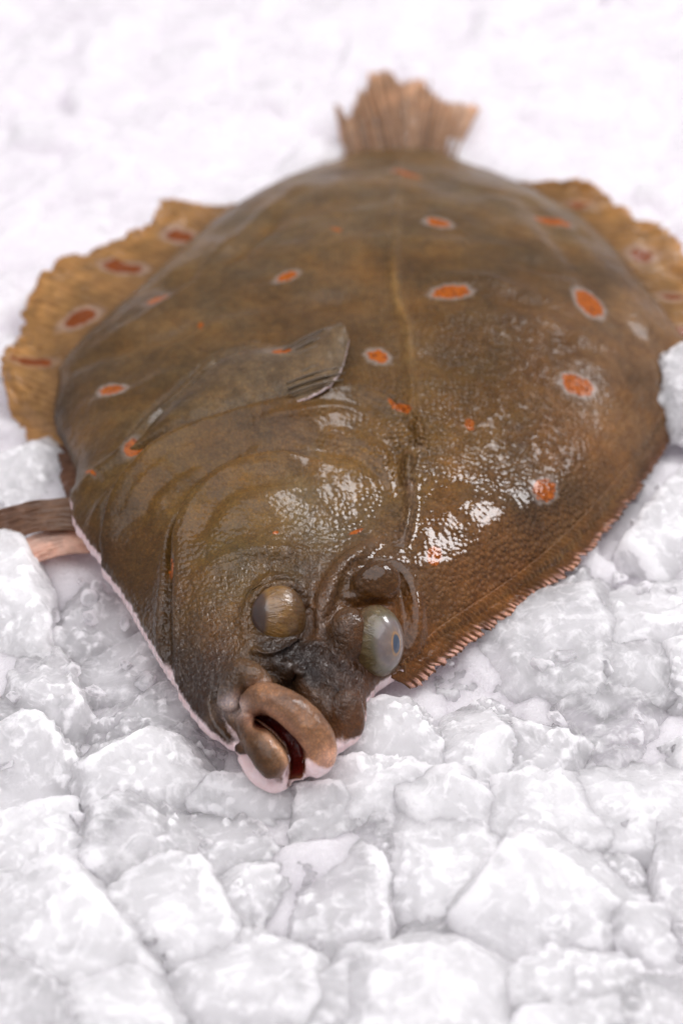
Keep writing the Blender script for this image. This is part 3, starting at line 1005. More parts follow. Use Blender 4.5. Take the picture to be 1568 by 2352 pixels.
# ------------------------------------------------------------------ fins
def fin(name, base, outer, nu, nv, col_in, col_out, rays, amp, spots=(), ragged=.10, thick=.0007, seed=1, sag=0.0, parent=fish, edge=None, wave=0.0, pink=None, crumple=.0010, skin=False, drape=False, ray_dark=.7):
    """membrane between two runs of points; rays ripple its surface, the free edge is torn"""
    Bp = catmull(base, nu)
    Op = catmull(outer, nu)
    U, W = np.meshgrid(np.linspace(0, 1, nu), np.linspace(0, 1, nv), indexing='ij')
    rng = np.random.RandomState(seed)
    cut = 1 - ragged * np.abs(vnoise(np.column_stack([np.arange(nu) * rays / nu * 1.0, np.zeros(nu), np.full(nu, seed * 3.1)]), seed)) - .35 * ragged * rng.rand(nu)
    Wc = W * cut[:, None]
    P = Bp[:, None, :] * (1 - Wc[..., None]) + Op[:, None, :] * Wc[..., None]
    fr = U * rays + .55 * vnoise(np.column_stack([U[:, 0] * rays * .45, np.full(nu, 3.3), np.zeros(nu)]), seed + 2)[:, None]
    rip = np.abs(np.sin(fr * math.pi)) ** 1.4
    vary = .55 + .75 * np.abs(vnoise(np.column_stack([U[:, 0] * rays * .8, np.full(nu, 7.7), np.zeros(nu)]), seed + 4))[:, None]
    P[..., 2] += vary * amp * (rip - .5) * (.35 + .65 * Wc) + sag * np.sin(Wc * math.pi) + wave * np.sin(U * math.pi * 7 + seed) * Wc
    P[..., 2] += crumple * fbm(np.column_stack([U.ravel() * 30, W.ravel() * 5, np.zeros(U.size)]), 2, seed).reshape(U.shape) * Wc
    if drape:
        zt = gridval(np.where(INS, TOP, -.05), P[..., 0], P[..., 1])
        hump = amp * (rip - .4) * smooth(0, .4, Wc)
        P[..., 2] = np.where(zt > -.04, np.maximum(P[..., 2], zt + .0009 * smooth(0, .25, Wc) - .0012 * smooth(.2, 0, Wc) + hump), P[..., 2])
    top = P.reshape(-1, 3)
    bot = top - np.array([0, 0, thick])
    f = []
    for i in range(nu - 1):
        for j in range(nv - 1):
            a = i * nv + j
            f.append((a, a + nv, a + nv + 1, a + 1))
    k = nu * nv
    fb = [tuple(x + k for x in q[::-1]) for q in f]
    rimv = [i * nv for i in range(nu)] + [(nu - 1) * nv + j for j in range(1, nv)] + [i * nv + nv - 1 for i in range(nu - 2, -1, -1)] + [j for j in range(nv - 2, 0, -1)]
    fs = [(rimv[i], rimv[i] + k, rimv[(i + 1) % len(rimv)] + k, rimv[(i + 1) % len(rimv)]) for i in range(len(rimv))]
    allv = np.vstack([top, bot])
    # orient outward
    me = mesh_from(name, allv, f + fb + fs)
    bm_ = bmesh.new()
    bm_.from_mesh(me)
    bmesh.ops.recalc_face_normals(bm_, faces=bm_.faces)
    bm_.to_mesh(me)
    bm_.free()
    ci, co = srgb(*col_in), srgb(*col_out)
    w = Wc.ravel()[:, None]
    c = ci * (1 - w) + co * w
    if edge is not None:
        e = smooth(.90, .99, W).ravel()[:, None]
        c = c * (1 - e) + srgb(*edge) * e
    if skin:                                  # skin runs out onto the fin
        k_ = smooth(skin[0], skin[1], U if skin[2] == 'u' else W).ravel()[:, None]
        c = notes(top) * clouds(top) * (1 - k_) + c * k_
    if pink is not None:
        e = (smooth(pink[3], pink[4], W + .25 * (U - .75)) * smooth(.35, .85, rip) * smooth(.05, .6, U)).ravel()[:, None]
        c = c * (1 - e) + srgb(*pink[:3]) * e
    c = c * (1 + .22 * fbm(top * 130, 3, seed + 9))[:, None]
    rayv = ray_dark * ((1 - rip) ** 2).ravel()
    m, hs = np.full(len(top), 9.0), np.zeros(len(top))
    for (px, py, a, b, ang, hl) in spots:
        # nearest place of the membrane to that line of sight
        d = ray(px, py)
        d /= np.linalg.norm(d)
        rel = top - CAM
        off = np.linalg.norm(rel - (rel @ d)[:, None] * d, axis=1)
        kk = np.argmin(off)
        c0 = top[kk]
        sc = np.linalg.norm(c0 - CAM) * 36 / LENS / PXH
        q = top - c0
        X, Y = q[:, 0] / sc, -q[:, 1] * math.sin(PITCH) / sc
        ca, sa = math.cos(math.radians(ang)), math.sin(math.radians(ang))
        r = np.hypot((X * ca + Y * sa) / a, (-X * sa + Y * ca) / b)
        rr = np.where(r < 1, r, 1 + (r - 1) * math.sqrt(a * b) / 26.0)
        u = rr < m
        m = np.where(u, rr, m)
        hs = np.where(u & (rr < 3), hl, hs)
    c2 = np.vstack([c, c])
    set_color(me, 'col', np.clip(c2, .003, 1))
    mk = np.column_stack([np.clip(m, 0, 5), hs, rayv])
    set_color(me, 'msk', np.vstack([mk, mk]))
    if skin:
        mk[:, 2] = (.55 * smooth(.95, .995, W).ravel() * smooth(.15, .6, U).ravel()) if skin[2] == 'u' else 0.0
        a_ = me.color_attributes['msk']
        a_.data.foreach_set('color', np.column_stack([np.vstack([mk, mk]), np.ones(2 * len(mk))]).astype(np.float32).ravel())
        set_color(me, 'det', np.tile(np.array([.15, .10, .30]), (2 * len(mk), 1)))
    return link(name, me, SKIN if skin else FIN, parent)


def pts(lst):
    return [at(*p) for p in lst]


# left-hand (anal) fin, flared on the ice
fin('anal_fin',
    pts([(300, 1010, .012), (215, 1000, .010), (150, 960, .010), (140, 900, .011), (160, 840, .012), (215, 775, .013), (290, 715, .013), (360, 650, .012), (440, 575, .010), (520, 505, .007), (600, 450, .003)]),
    pts([(120, 1030, .000), (70, 1000, .000), (25, 950, .001), (0, 850, .004), (28, 780, .006), (50, 690, .008), (110, 620, .010), (215, 545, .010), (345, 512, .008), (400, 448, .006), (560, 468, .003)]),
    420, 22, (150, 112, 66), (220, 170, 100), 58, .0010,
    [(75, 832, 52, 12, 8, .4), (183, 730, 38, 16, -12, 1), (283, 615, 46, 19, 6, 1), (412, 541, 32, 15, 8, 1)], .10, seed=3, wave=.0050, crumple=.0022)['label'] = 'flared tan fin with orange spots on the left flank'
fin('anal_fin_front',
    pts([(330, 1040, .012), (260, 1060, .014), (215, 1090, .013), (190, 1130, .012)]),
    pts([(130, 1020, .000), (124, 1060, .001), (140, 1110, .002), (158, 1160, .002)]),
    120, 14, (104, 70, 42), (132, 88, 58), 9, .0022, [(205, 1093, 12, 8, 0, 0)], .12, seed=4)
# right-hand (dorsal) fin, flared behind
fin('dorsal_fin',
    pts([(1130, 395, -.002), (1250, 460, .005), (1340, 535, .009), (1420, 620, .012), (1490, 710, .013), (1530, 790, .012), (1545, 870, .011), (1530, 935, .010)]),
    pts([(1190, 425, .000), (1320, 436, .004), (1400, 448, .008), (1480, 490, .010), (1580, 590, .010), (1680, 740, .008), (1690, 880, .006), (1610, 960, .004)]),
    360, 20, (150, 114, 70), (220, 168, 96), 50, .0010,
    [(1325, 468, 26, 7, 0, .5), (1472, 585, 26, 12, 0, .8), (1545, 680, 26, 9, 0, .7), (1560, 762, 30, 9, 0, .3)], .10, seed=5, wave=.0045, crumple=.0022)['label'] = 'flared tan fin on the right flank behind the hump'
# lower right: pleated, pink-tipped fin running to the eye, rays swept back
fin('dorsal_fin_front',
    hits([(1560, 850, -.0012), (1512, 945, -.0012), (1452, 1040, -.0012), (1385, 1125, -.0012), (1310, 1205, -.0012), (1225, 1282, -.0012), (1140, 1345, -.0012), (1055, 1402, -.0012), (980, 1455, -.0012), (930, 1510, -.0012), (890, 1550, -.0012)]),
    pts([(1622, 845, .004), (1580, 940, .004), (1533, 1030, .004), (1483, 1112, .004), (1425, 1192, .004), (1356, 1272, .004), (1276, 1342, .004), (1186, 1408, .005), (1102, 1468, .005), (1022, 1530, .005), (955, 1586, .003)]),
    1000, 22, (84, 58, 32), (84, 54, 32), 88, .0004, (), .20, seed=6, sag=.0004, drape=True, crumple=.0009, pink=(200, 158, 146, .74, 1.0), skin=(.55, .95, 'w'))['label'] = 'pleated fin edge with pink tips on the right'


# pectoral fin lying back over the flank
PF_top = [(285, 1045, -.002), (365, 955, .006), (435, 890, .007), (500, 832, .008), (560, 806, .008), (640, 795, .007), (690, 784, .008), (735, 757, .010), (775, 744, .012)]
PF_bot = [(310, 1050, -.003), (430, 1000, .003), (520, 975, .004), (590, 960, .005), (640, 945, .006), (690, 925, .009), (750, 895, .012), (785, 850, .014), (802, 780, .014)]
fin('pectoral_fin', hits(PF_top), hits(PF_bot), 240, 40, (90, 75, 56), (96, 82, 62), 1, .0, [(645, 806, 24, 8, 5, .3)], .02, thick=.0009, seed=8, sag=.0035, crumple=.0004, skin=(.05, .6, 'u'))['label'] = 'pectoral fin folded back over the flank, pale edge'
tip = []
for k in range(9):
    a = k / 8.0
    p0 = (650 + 12 * a, 805 + 100 * a)
    p1 = (768 + 26 * math.sin(a * 2.2), 747 + 125 * a)
    r0, r1 = hit(p0[0], p0[1], .0118 + .001 * a), hit(p1[0], p1[1], .0128 + .0018 * a)
    Sx = Shell()
    Sx.tube([r0, (r0 + r1) / 2 + np.array([0, 0, .001]), r1], [.0004, .0005, .0003], n=12, seg=6)
    me = mesh_from('fin_ray', np.vstack(Sx.v), Sx.f)
    set_color(me, 'col', np.tile(srgb(128, 112, 90), (len(me.vertices), 1)))
    set_color(me, 'msk', np.tile(np.array([5.0, 0, 0.2]), (len(me.vertices), 1)))
    pf = [o for o in fish.children if o.name == 'pectoral_fin'][0]
    link('fin_ray', me, FIN, pf)

# pelvic fin pair sticking out at the left edge
fin('pelvic_fin', pts([(215, 1140, .012), (212, 1180, .011), (205, 1218, .010)]), pts([(-25, 1185, .006), (-20, 1222, .004), (-12, 1250, .003)]), 80, 30, (136, 102, 70), (150, 112, 88), 11, .0006, (), .10, ray_dark=.35, seed=11, sag=.003)['label'] = 'brown upper pelvic fin at the left edge'
fin('pelvic_fin', pts([(215, 1205, .006), (215, 1240, .005), (205, 1268, .004)]), pts([(5, 1258, .004), (40, 1280, .003), (75, 1297, .002)]), 80, 30, (246, 214, 190), (246, 210, 190), 9, .0004, (), .06, ray_dark=.12, seed=12, sag=.002, edge=(214, 60, 70))['label'] = 'pinkish lower pelvic fin with red edge'

# tail fin: membrane and rays
tb = [(800, 400, -.010), (850, 385, -.008), (915, 378, -.007), (980, 384, -.008), (1030, 398, -.010)]
tail = fin('tail_fin', pts([(792, 402, -.012), (850, 385, -.010), (915, 378, -.009), (980, 384, -.010), (1032, 396, -.012)]),
           pts([(764, 222, .004), (800, 262, .005), (832, 168, .008), (880, 150, .010), (925, 174, .010), (985, 170, .009), (1045, 222, .006), (1112, 236, .002)]),
           240, 26, (206, 158, 112), (228, 190, 152), 15, .0016, (), .26, seed=14, sag=.003, ray_dark=.5)
tail['label'] = 'ragged fan-shaped tail fin behind the hump'
TB, TO = catmull(pts(tb), 13), catmull(pts([(770, 230, .0055), (803, 260, .007), (836, 176, .010), (882, 160, .012), (925, 180, .012), (985, 180, .011), (1042, 230, .008), (1100, 242, .004)]), 13)
NRAY = 19
TB, TO = catmull(TB, NRAY), catmull(TO, NRAY)
tr_ = random.Random(5)
for k in range(NRAY):
    Sx = Shell()
    e_ = TB[k] + (TO[k] - TB[k]) * tr_.uniform(.84, 1.0)
    md = (TB[k] + e_) / 2 + np.array([tr_.uniform(-.001, .001), 0, .0035])
    Sx.tube([TB[k] + np.array([0, 0, .0005]), md, e_], [.0008, .0006, .0004], n=14, seg=8)
    me = mesh_from('fin_ray', np.vstack(Sx.v), Sx.f)
    w_ = tr_.random()
    cc_ = srgb(140, 104, 72) * (1 - w_) + srgb(206, 176, 146) * w_
    set_color(me, 'col', np.tile(cc_, (len(me.vertices), 1)))
    set_color(me, 'msk', np.tile(np.array([5.0, 0, 0.0]), (len(me.vertices), 1)))
    link('fin_ray', me, FIN, tail)

# ------------------------------------------------------------------ ice
ICO = {}


def ico(sub):
    if sub not in ICO:
        b = bmesh.new()
        bmesh.ops.create_icosphere(b, subdivisions=sub, radius=1.0)
        ICO[sub] = (np.array([v.co[:] for v in b.verts]), [tuple(v.index for v in f.verts) for f in b.faces])
        b.free()
    return ICO[sub]


def cut_lump(u, nn, dd, pw):
    inv = np.maximum(u @ nn.T, 0) / dd
    return 1.0 / (np.sum(inv ** pw, axis=1) ** (1 / pw))


def chunk_mesh(seed, sub, dims):
    """a broken lump of ice: cut facets, melted edges"""
    rng = np.random.RandomState(seed)
    u, f = ico(sub)
    nf = rng.randint(7, 11)
    nn = rng.normal(size=(nf, 3))
    nn = np.vstack([nn, [[0, 0, 1], [0, 0, -1], [1, .3, .1], [-1, .2, .1], [.1, 1, 0], [-.1, -1, 0]]])
    nn /= np.linalg.norm(nn, axis=1)[:, None]
    dd = rng.uniform(.55, 1.05, len(nn))
    r = np.minimum(cut_lump(u, nn, dd, 30.0), 1.3)
    o = rng.uniform(0, 50, 3)
    p = u * (r * (1 + .12 * fbm(u * 1.6 + o, 2, seed)))[:, None]
    p = p * np.array(dims)
    size = float(np.mean(dims))
    p = p + u * (size * .06 * fbm(p / size * 3.2 + o, 3, seed + 1))[:, None]
    return mesh_from('ice_chunk', p, f)


def traced_chunk(seed, sub, poly, z0):
    """a lump whose broken outline follows poly (points of the place at height z0); returns centre and mesh"""
    rng = np.random.RandomState(seed)
    u, f = ico(sub)
    P2 = np.array([at(x, y, z0) for x, y in poly])
    c = P2.mean(0)
    rel = (P2 - c)[:, :2] * 1.36
    c = c + np.array([0, 0, rng.uniform(-.0025, .0025)])
    rad = np.linalg.norm(rel, axis=1).mean()
    drop = rad * .55
    c = c - np.array([0, 0, drop])
    nn, dd = [], []
    k = len(rel)
    area = sum(rel[i][0] * rel[(i + 1) % k][1] - rel[(i + 1) % k][0] * rel[i][1] for i in range(k))
    sg = 1 if area > 0 else -1
    for i in range(k):
        a, b = rel[i], rel[(i + 1) % k]
        e = (b - a) * sg
        n2 = np.array([e[1], -e[0]]) / np.linalg.norm(e)
        sl = rng.uniform(.10, .85)
        n = np.array([n2[0] * math.cos(sl), n2[1] * math.cos(sl), math.sin(sl)])
        m = np.array([*(a + b) / 2, drop])
        d = n @ m
        if d > rad * .12:
            nn.append(n)
            dd.append(d)
    for q_ in range(4):                      # broken top: a main face and lesser facets
        w_ = .17 if q_ == 0 else .50
        n = np.array([rng.normal() * w_, rng.normal() * w_ - .12, 1.0])
        n /= np.linalg.norm(n)
        nn.append(n)
        dd.append(drop + rad * (rng.uniform(.04, .12) if q_ == 0 else rng.uniform(.06, .26)))
    nn.append(np.array([0, 0, -1.0]))
    dd.append(rad * .6)
    nn, dd = np.array(nn), np.array(dd)
    r = np.minimum(cut_lump(u, nn, dd, 90.0), rad * 1.7)
    o = rng.uniform(0, 50, 3)
    p = u * r[:, None]
    p = p + u * (rad * .035 * fbm(p / rad * 1.8 + o, 2, seed))[:, None]
    p = p + u * (rad * .020 * fbm(p / rad * 6.0 + o, 4, seed + 1, .6))[:, None]
    patch = smooth(-.3, .5, vnoise(p / rad * 1.9 + o, seed + 5))
    p = p + u * (.0017 * patch * fbm(p * 360 + o, 3, seed + 2, .6))[:, None]
    pc = p * .90 - u * (rad * .05 * (1 + fbm(p / rad * 3.0 + o, 3, seed + 8)))[:, None] - np.array([0, 0, rad * .02])
    return c, mesh_from('ice_chunk', p, f), (pc, u)


# the bed under everything: packed broken faces, one closed block
BS = .0032
nxb, nyb = int(1.20 / BS), int(1.40 / BS)
bx = -.60 + np.arange(nxb) * BS
by = -.42 + np.arange(nyb) * BS
BX, BY = np.meshgrid(bx, by)
q = np.column_stack([BX.ravel(), BY.ravel(), np.zeros(BX.size)])
CELL = .034
w_ = q + .006 * np.column_stack([fbm(q * 60, 2, 3), fbm(q * 60, 2, 4), np.zeros(len(q))])
ci, cj = np.floor(w_[:, 0] / CELL).astype(int), np.floor(w_[:, 1] / CELL).astype(int)
F1, F2, top_ = np.full(len(q), 9.0), np.full(len(q), 9.0), np.zeros(len(q))
zero = np.zeros(len(q), int)
for di in (-1, 0, 1):
    for dj in (-1, 0, 1):
        a_, b_ = ci + di, cj + dj
        sx = (a_ + _hash(a_, b_, zero, 11)) * CELL
        sy = (b_ + _hash(a_, b_, zero, 12)) * CELL
        zz = .007 * (_hash(a_, b_, zero, 13) - .5) + (w_[:, 0] - sx) * .5 * (_hash(a_, b_, zero, 14) - .5) + (w_[:, 1] - sy) * .5 * (_hash(a_, b_, zero, 15) - .5)
        d_ = np.hypot(w_[:, 0] - sx, w_[:, 1] - sy)
        n1 = d_ < F1
        F2 = np.where(n1, F1, np.minimum(F2, d_))
        top_ = np.where(n1, zz, top_)
        F1 = np.where(n1, d_, F1)
bzv = -.003 - .0005 * smooth(.05, .2, q[:, 1]) + .8 * top_ - .002 * smooth(.006, .0, F2 - F1) + .0012 * fbm(q * 150, 3, 22)
under = gridval(np.where(INS, BOT, 9.0), np.clip(q[:, 0], x0, gx[-1]), np.clip(q[:, 1], y0, gy[-1]))
q[:, 2] = np.minimum(bzv, under - .003)
fb = [(j * nxb + i, j * nxb + i + 1, (j + 1) * nxb + i + 1, (j + 1) * nxb + i) for j in range(nyb - 1) for i in range(nxb - 1)]
rimb = [i for i in range(nxb)] + [j * nxb + nxb - 1 for j in range(1, nyb)] + [(nyb - 1) * nxb + i for i in range(nxb - 2, -1, -1)] + [j * nxb for j in range(nyb - 2, 0, -1)]
lowv = q[rimb] * np.array([1, 1, 0]) + np.array([0, 0, -.09])
n0 = len(q)
nr = len(rimb)
fb += [(rimb[(i + 1) % nr], rimb[i], n0 + i, n0 + (i + 1) % nr) for i in range(nr)] + [tuple(n0 + i for i in range(nr - 1, -1, -1))]
bed = link('crushed_ice_bed', mesh_from('crushed_ice_bed', np.vstack([q, lowv]), fb), ICE_BED)
tag(bed, 'bed of packed crushed white ice, blurred behind the fish', 'ice', kind='stuff')

MATS = {'f': ICE_SHELL_FROST, 'm': ICE_SHELL, 'c': ICE_SHELL_CLEAR}


SHEETS = {'A': (0, 1222.8, .4199), 'B': (752.5, 1505, .5201), 'C': (0, 1787, .54), 'E': (940.6, 1316.9, .4001), 'D': (0, 0, 1.0)}
HEROES = [  # survey sheet, outline, height of the outline, kind of ice, label
    ('A', [(-60, 90), (120, 95), (200, 250), (240, 420), (230, 600), (120, 655), (-60, 640)], .004, 'f', 'tall white ice chunk at the left edge below the pelvic fin'),
    ('A', [(240, 420), (350, 260), (560, 390), (740, 560), (750, 650), (480, 800), (300, 660), (235, 600)], -.008, 'm', 'bubbly grey ice block in the shade left of the cheek'),
    ('A', [(330, 130), (450, 110), (640, 250), (640, 360), (400, 430), (250, 390)], -.012, 'c', 'clear ice piece under the pinkish pelvic fin'),
    ('A', [(120, 760), (220, 635), (330, 655), (460, 760), (455, 960), (500, 1060), (480, 1165), (370, 1110), (180, 1010), (140, 900)], .004, 'm', 'bumpy frosted ice chunk with granular edges left of the jaw'),
    ('A', [(600, 680), (820, 600), (960, 850), (900, 900), (500, 1010), (470, 850)], -.008, 'm', 'smooth cloudy ice block tucked under the left cheek edge'),
    ('A', [(495, 1040), (600, 980), (860, 870), (1010, 930), (960, 1060), (860, 1130), (560, 1210), (480, 1150)], .000, 'c', 'clear rounded ice block with glossy top beside the jaw'),
    ('A', [(480, 1200), (760, 1130), (920, 1170), (1000, 1320), (880, 1440), (580, 1470), (500, 1340)], .004, 'm', 'frosted ice block just in front of the clear rounded one'),
    ('A', [(890, 1080), (1050, 1050), (1230, 1180), (1200, 1360), (1030, 1320), (930, 1200)], -.006, 'c', 'clear cracked ice left of the chin'),
    ('A', [(-60, 1200), (150, 1060), (330, 1110), (400, 1280), (520, 1450), (400, 1510), (-60, 1570)], .000, 'm', 'wide cloudy ice block at the left edge level with the chin'),
    ('A', [(1000, 1330), (1200, 1350), (1330, 1260), (1600, 1400), (1600, 1570), (1250, 1500), (1080, 1460)], -.003, 'f', 'snowy ice chunk directly below the chin'),
    ('A', [(-60, 1570), (360, 1490), (540, 1550), (570, 1792), (300, 1870), (-60, 1850)], .004, 'f', 'big smooth white ice slab at the left edge of the foreground'),
    ('A', [(560, 1570), (800, 1440), (1000, 1490), (1180, 1620), (1250, 1750), (1080, 1900), (700, 1940), (540, 1780)], .001, 'c', 'large clear ice block with white wisps in the left foreground'),
    ('A', [(-60, 640), (120, 655), (160, 780), (140, 900), (180, 1010), (140, 1070), (-60, 1190)], -.002, 'm', 'pale ice chunk at the left edge behind the bumpy one'),
    ('C', [(890, 140), (1060, 180), (1130, 300), (960, 440), (860, 420)], -.002, 'm', 'cloudy ice slice right of the wispy block'),
    ('C', [(480, 540), (640, 410), (760, 385), (910, 450), (930, 560), (1010, 700), (850, 810), (560, 810), (470, 680)], .005, 'f', 'broad white ice slab at the lower left of the centre'),
    ('C', [(915, 450), (980, 410), (1130, 415), (1180, 500), (1100, 590), (920, 560)], .001, 'f', 'little white ice lump behind the broad slab'),
    ('C', [(1065, 370), (1120, 310), (1330, 280), (1360, 400), (1300, 550), (1180, 490)], -.005, 'c', 'small clear ice piece left of the upright shard'),
    ('C', [(1390, 305), (1500, 315), (1600, 420), (1600, 800), (1450, 910), (1280, 850), (1260, 760), (1310, 560), (1350, 380)], .008, 'm', 'upright granular ice shard in the middle foreground'),
    ('C', [(-60, 490), (300, 440), (480, 640), (550, 800), (480, 870), (330, 880), (200, 830), (-60, 640)], .004, 'f', 'white ice lump at the left edge under the smooth slab'),
    ('C', [(-80, 600), (200, 830), (330, 900), (370, 1070), (-80, 1070)], .008, 'm', 'warm grey ice chunk in the bottom left corner'),
    ('C', [(350, 890), (530, 820), (770, 860), (740, 1080), (360, 1080)], .008, 'f', 'white ice lump at the bottom edge left of the middle'),
    ('C', [(1000, 690), (1270, 760), (1300, 900), (1200, 1070), (760, 1070), (740, 860), (850, 800)], .007, 'f', 'white ice slab at the bottom edge near the middle'),
    ('C', [(1290, 890), (1480, 810), (1600, 830), (1600, 1080), (1200, 1080)], .009, 'f', 'rounded white ice lump at the bottom under the upright shard'),
    ('B', [(165, 300), (210, 190), (300, 130), (350, 205), (530, 175), (550, 270), (590, 420), (270, 450), (175, 400)], .008, 'm', 'jagged frosted ice chunk against the right side of the snout'),
    ('B', [(5, 520), (50, 425), (130, 395), (270, 440), (560, 430), (630, 500), (420, 565), (260, 610), (60, 585)], .010, 'f', 'flat frosted ice slab right of the lips'),
    ('B', [(565, 370), (600, 285), (650, 265), (785, 340), (805, 480), (680, 520), (605, 480)], .007, 'f', 'small rounded white ice lump right of the snout'),
    ('B', [(775, 330), (1000, 275), (1130, 350), (1180, 500), (1130, 560), (825, 580), (795, 480)], .003, 'm', 'square cloudy ice block right of the small rounded lump'),
    ('B', [(380, 590), (500, 535), (760, 535), (840, 580), (770, 690), (660, 745), (450, 705)], .006, 'f', 'rounded white ice slab right of the chin below the flat slab'),
    ('B', [(230, 640), (300, 585), (395, 590), (410, 695), (240, 700)], -.004, 'c', 'small clear ice bit between two white slabs right of the chin'),
    ('B', [(-90, 610), (200, 605), (245, 690), (100, 745), (-80, 760)], -.002, 'm', 'lilac tinted ice chunk below the lips'),
    ('B', [(790, 590), (1130, 555), (1180, 620), (1170, 800), (830, 865), (785, 790)], .006, 'f', 'blocky white ice chunk with a straight left edge'),
    ('B', [(1140, 530), (1350, 515), (1600, 540), (1600, 780), (1250, 800), (1150, 760)], .008, 'f', 'wide white ice chunk at the right edge of the foreground'),
    ('B', [(1070, 230), (1200, 175), (1450, 215), (1540, 380), (1370, 460), (1360, 530), (1160, 520), (1120, 350)], .002, 'c', 'wet translucent ice chunk with sparkles at the right'),
    ('B', [(1460, 220), (1600, 190), (1600, 545), (1370, 525), (1365, 450), (1530, 380)], .004, 'f', 'white ice chunk at the right edge beside the sparkling one'),
    ('B', [(265, 830), (290, 755), (400, 695), (690, 790), (670, 900), (600, 1010), (490, 1070), (300, 990)], .008, 'f', 'pale boulder of ice in the right foreground'),
    ('B', [(75, 850), (180, 735), (280, 760), (285, 985), (180, 965), (85, 900)], -.002, 'c', 'clear ice slice on the left of the pale boulder'),
    ('B', [(590, 1010), (660, 890), (830, 865), (940, 880), (720, 1010), (680, 1150), (580, 1060)], -.001, 'm', 'shadowed cloudy ice between the pale boulder and the largest one'),
    ('B', [(660, 1130), (740, 1010), (940, 870), (1180, 815), (1260, 950), (1290, 1090), (1250, 1210), (890, 1400), (750, 1240)], .010, 'f', 'largest pale ice boulder at the lower right'),
    ('B', [(1170, 800), (1290, 790), (1350, 920), (1340, 1050), (1270, 1100), (1230, 950)], .005, 'm', 'lilac ice plate behind the largest boulder'),
    ('B', [(400, 1100), (560, 1040), (700, 1140), (780, 1250), (600, 1270), (450, 1290)], .003, 'm', 'cloudy ice lump to the right of the upright shard'),
    ('B', [(1320, 900), (1460, 870), (1490, 1100), (1600, 1100), (1600, 1410), (1330, 1430), (1260, 1200)], .008, 'f', 'white ice block at the lower right edge'),
    ('B', [(1465, 790), (1600, 780), (1600, 1110), (1490, 1090)], .006, 'm', 'sparkling ice chip at the right edge above the white block'),
    ('B', [(880, 1390), (1270, 1190), (1340, 1420), (1250, 1530), (910, 1570)], .010, 'f', 'smooth white ice block under the largest boulder'),
    ('B', [(250, 1290), (460, 1270), (770, 1230), (890, 1390), (910, 1560), (700, 1660), (230, 1660)], .010, 'f', 'low white ice lump at the bottom right of the middle'),
    ('B', [(900, 1560), (1250, 1520), (1280, 1680), (850, 1680)], .010, 'f', 'white ice slab cut by the bottom edge on the right'),
    ('B', [(1250, 1530), (1380, 1420), (1600, 1400), (1600, 1680), (1250, 1680)], .012, 'm', 'translucent ice chunk in the bottom right corner'),
    ('E', [(450, 440), (500, 340), (720, 180), (1000, 130), (1095, 300), (1060, 480), (970, 710), (700, 700), (460, 700)], .002, 'm', 'large ice block with bubbles under the pleated fin'),
    ('E', [(-20, 540), (150, 500), (460, 330), (470, 640), (250, 800), (200, 710), (-20, 680)], -.010, 'c', 'shaded grey ice under the pleated fin beside the eye'),
    ('E', [(1110, 310), (1130, 150), (1320, 60), (1640, 20), (1640, 420), (1330, 450), (1160, 410)], .004, 'f', 'big bright ice chunk at the right edge below the fin'),
    ('E', [(960, 720), (1050, 470), (1330, 440), (1500, 450), (1530, 650), (1300, 710)], -.001, 'm', 'flat grey ice piece between the bubbly block and the right edge'),
    ('E', [(1490, 450), (1640, 420), (1640, 750), (1540, 650)], .004, 'f', 'white ice piece at the right edge below the big bright chunk'),
    ('E', [(240, 800), (480, 700), (680, 670), (600, 880), (400, 860), (320, 840)], -.003, 'm', 'thin frosted ice ledge below the bubbly block'),
    ('E', [(760, 110), (1000, -30), (1090, 90), (1000, 150), (720, 200)], -.004, 'm', 'cloudy ice piece tucked against the pleated fin'),
    ('D', [(1455, 1240), (1535, 1130), (1620, 1040), (1640, 1230), (1530, 1290)], .000, 'f', 'white ice chunk beside the fin at the right edge'),
    ('D', [(1530, 840), (1570, 810), (1610, 830), (1610, 920), (1555, 900)], .020, 'm', 'small clear ice chip lying on the fin at the right edge'),
    ('D', [(-30, 1000), (60, 985), (125, 1040), (150, 1120), (140, 1165), (40, 1180), (-30, 1170)], -.006, 'm', 'cloudy ice chunk in front of the flared left fin'),
]
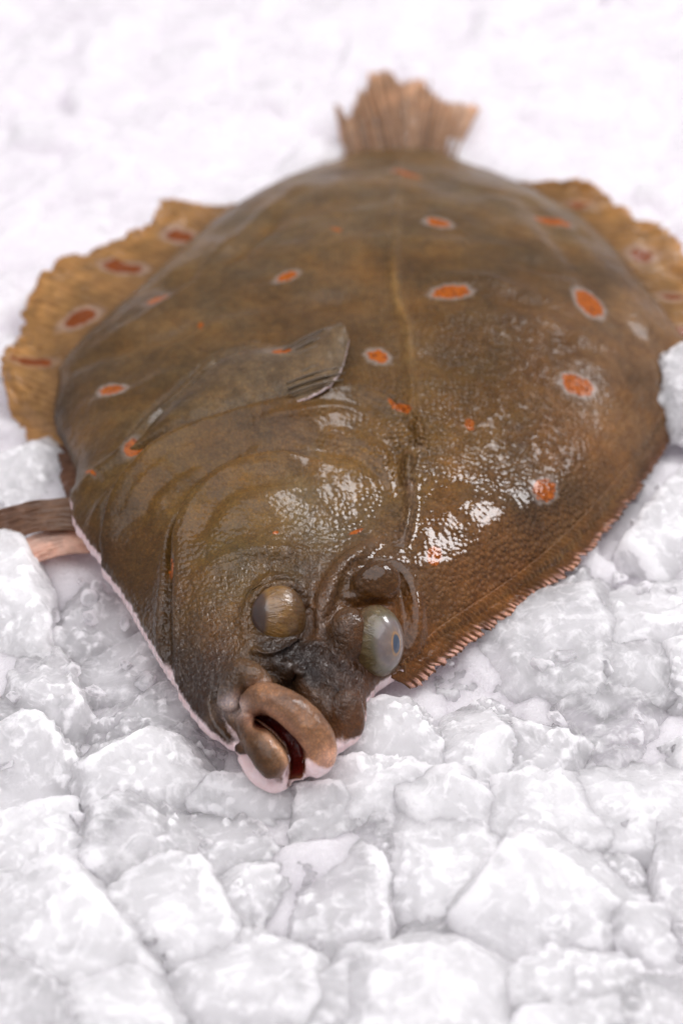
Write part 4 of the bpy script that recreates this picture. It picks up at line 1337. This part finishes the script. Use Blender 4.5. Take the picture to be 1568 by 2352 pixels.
for k, (sh, poly, z, kd, lab) in enumerate(HEROES):
    ox, oy, sc = SHEETS[sh]
    c, me, (pc, u_) = traced_chunk(100 + k * 7, 5, [(ox + x * sc, oy + y * sc) for x, y in poly], z if z > .015 else .002 + .62 * z)
    o = link('ice_chunk', me, MATS[kd])
    o.location = c
    if True:                                     # cloudy heart seen through the clear outer ice
        if kd == 'c':
            pc = pc * .86 - np.array([0, 0, .002])
        link('cloudy_core', mesh_from('cloudy_core', pc, ico(5)[1]), ICE_FROST, o)
    tag(o, lab, 'ice', 'large ice chunks around the fish')

# uncountable small stuff: the blurred lumps of the bed behind the fish, and crumbs in the gaps
rng = random.Random(77)
nrng = np.random.RandomState(77)


def lump(seed):
    r_ = np.random.RandomState(seed)
    u, f = ico(3)
    nn = r_.normal(size=(8, 3))
    nn = np.vstack([nn, -nn[:3]])
    nn /= np.linalg.norm(nn, axis=1)[:, None]
    p = u * (np.minimum(cut_lump(u, nn, r_.uniform(.45, 1.05, 11), 60.0), 1.5) * (1 + .05 * fbm(u * 4 + seed, 3, seed)))[:, None]
    return p * np.array([1, r_.uniform(.6, 1), r_.uniform(.4, .7)]), f


LUMPS = [lump(900 + k) for k in range(14)]


def scatter(n, xr, yr, rmin, rmax, z0, z1, gap):
    placed, vs, fs, base = [], [], [], 0
    tries = 0
    while len(placed) < n and tries < n * 60:
        tries += 1
        x, y, r = rng.uniform(*xr), rng.uniform(*yr), rng.uniform(rmin, rmax)
        uu, vv = (x - x0) / GRID, (y - y0) / GRID
        if 0 <= uu < NX and 0 <= vv < NY and INS[int(vv), int(uu)] and DMIN[int(vv), int(uu)] > r * .3:
            continue
        if any((x - a) ** 2 + (y - b) ** 2 < (gap * (r + c)) ** 2 for a, b, c in placed):
            continue
        placed.append((x, y, r))
        p, f = LUMPS[rng.randrange(len(LUMPS))]
        M = np.array(Matrix.Rotation(rng.uniform(0, 6.28), 3, 'Z') @ Matrix.Rotation(rng.uniform(-.5, .5), 3, 'X') @ Matrix.Rotation(rng.uniform(-.5, .5), 3, 'Y'))
        vs.append(p @ M.T * r + np.array([x, y, rng.uniform(z0, z1)]))
        fs += [tuple(i + base for i in t) for t in f]
        base += len(p)
    return np.vstack(vs), fs


cv, cf = scatter(170, (-.17, .17), (-.22, .10), .0016, .0050, -.001, .005, .8)
crumbs = link('ice_crumbs', mesh_from('ice_crumbs', cv, cf), ICE_SHELL, smooth_shade=False)
tag(crumbs, 'small ice crumbs in the gaps between the larger chunks', 'ice', kind='stuff')
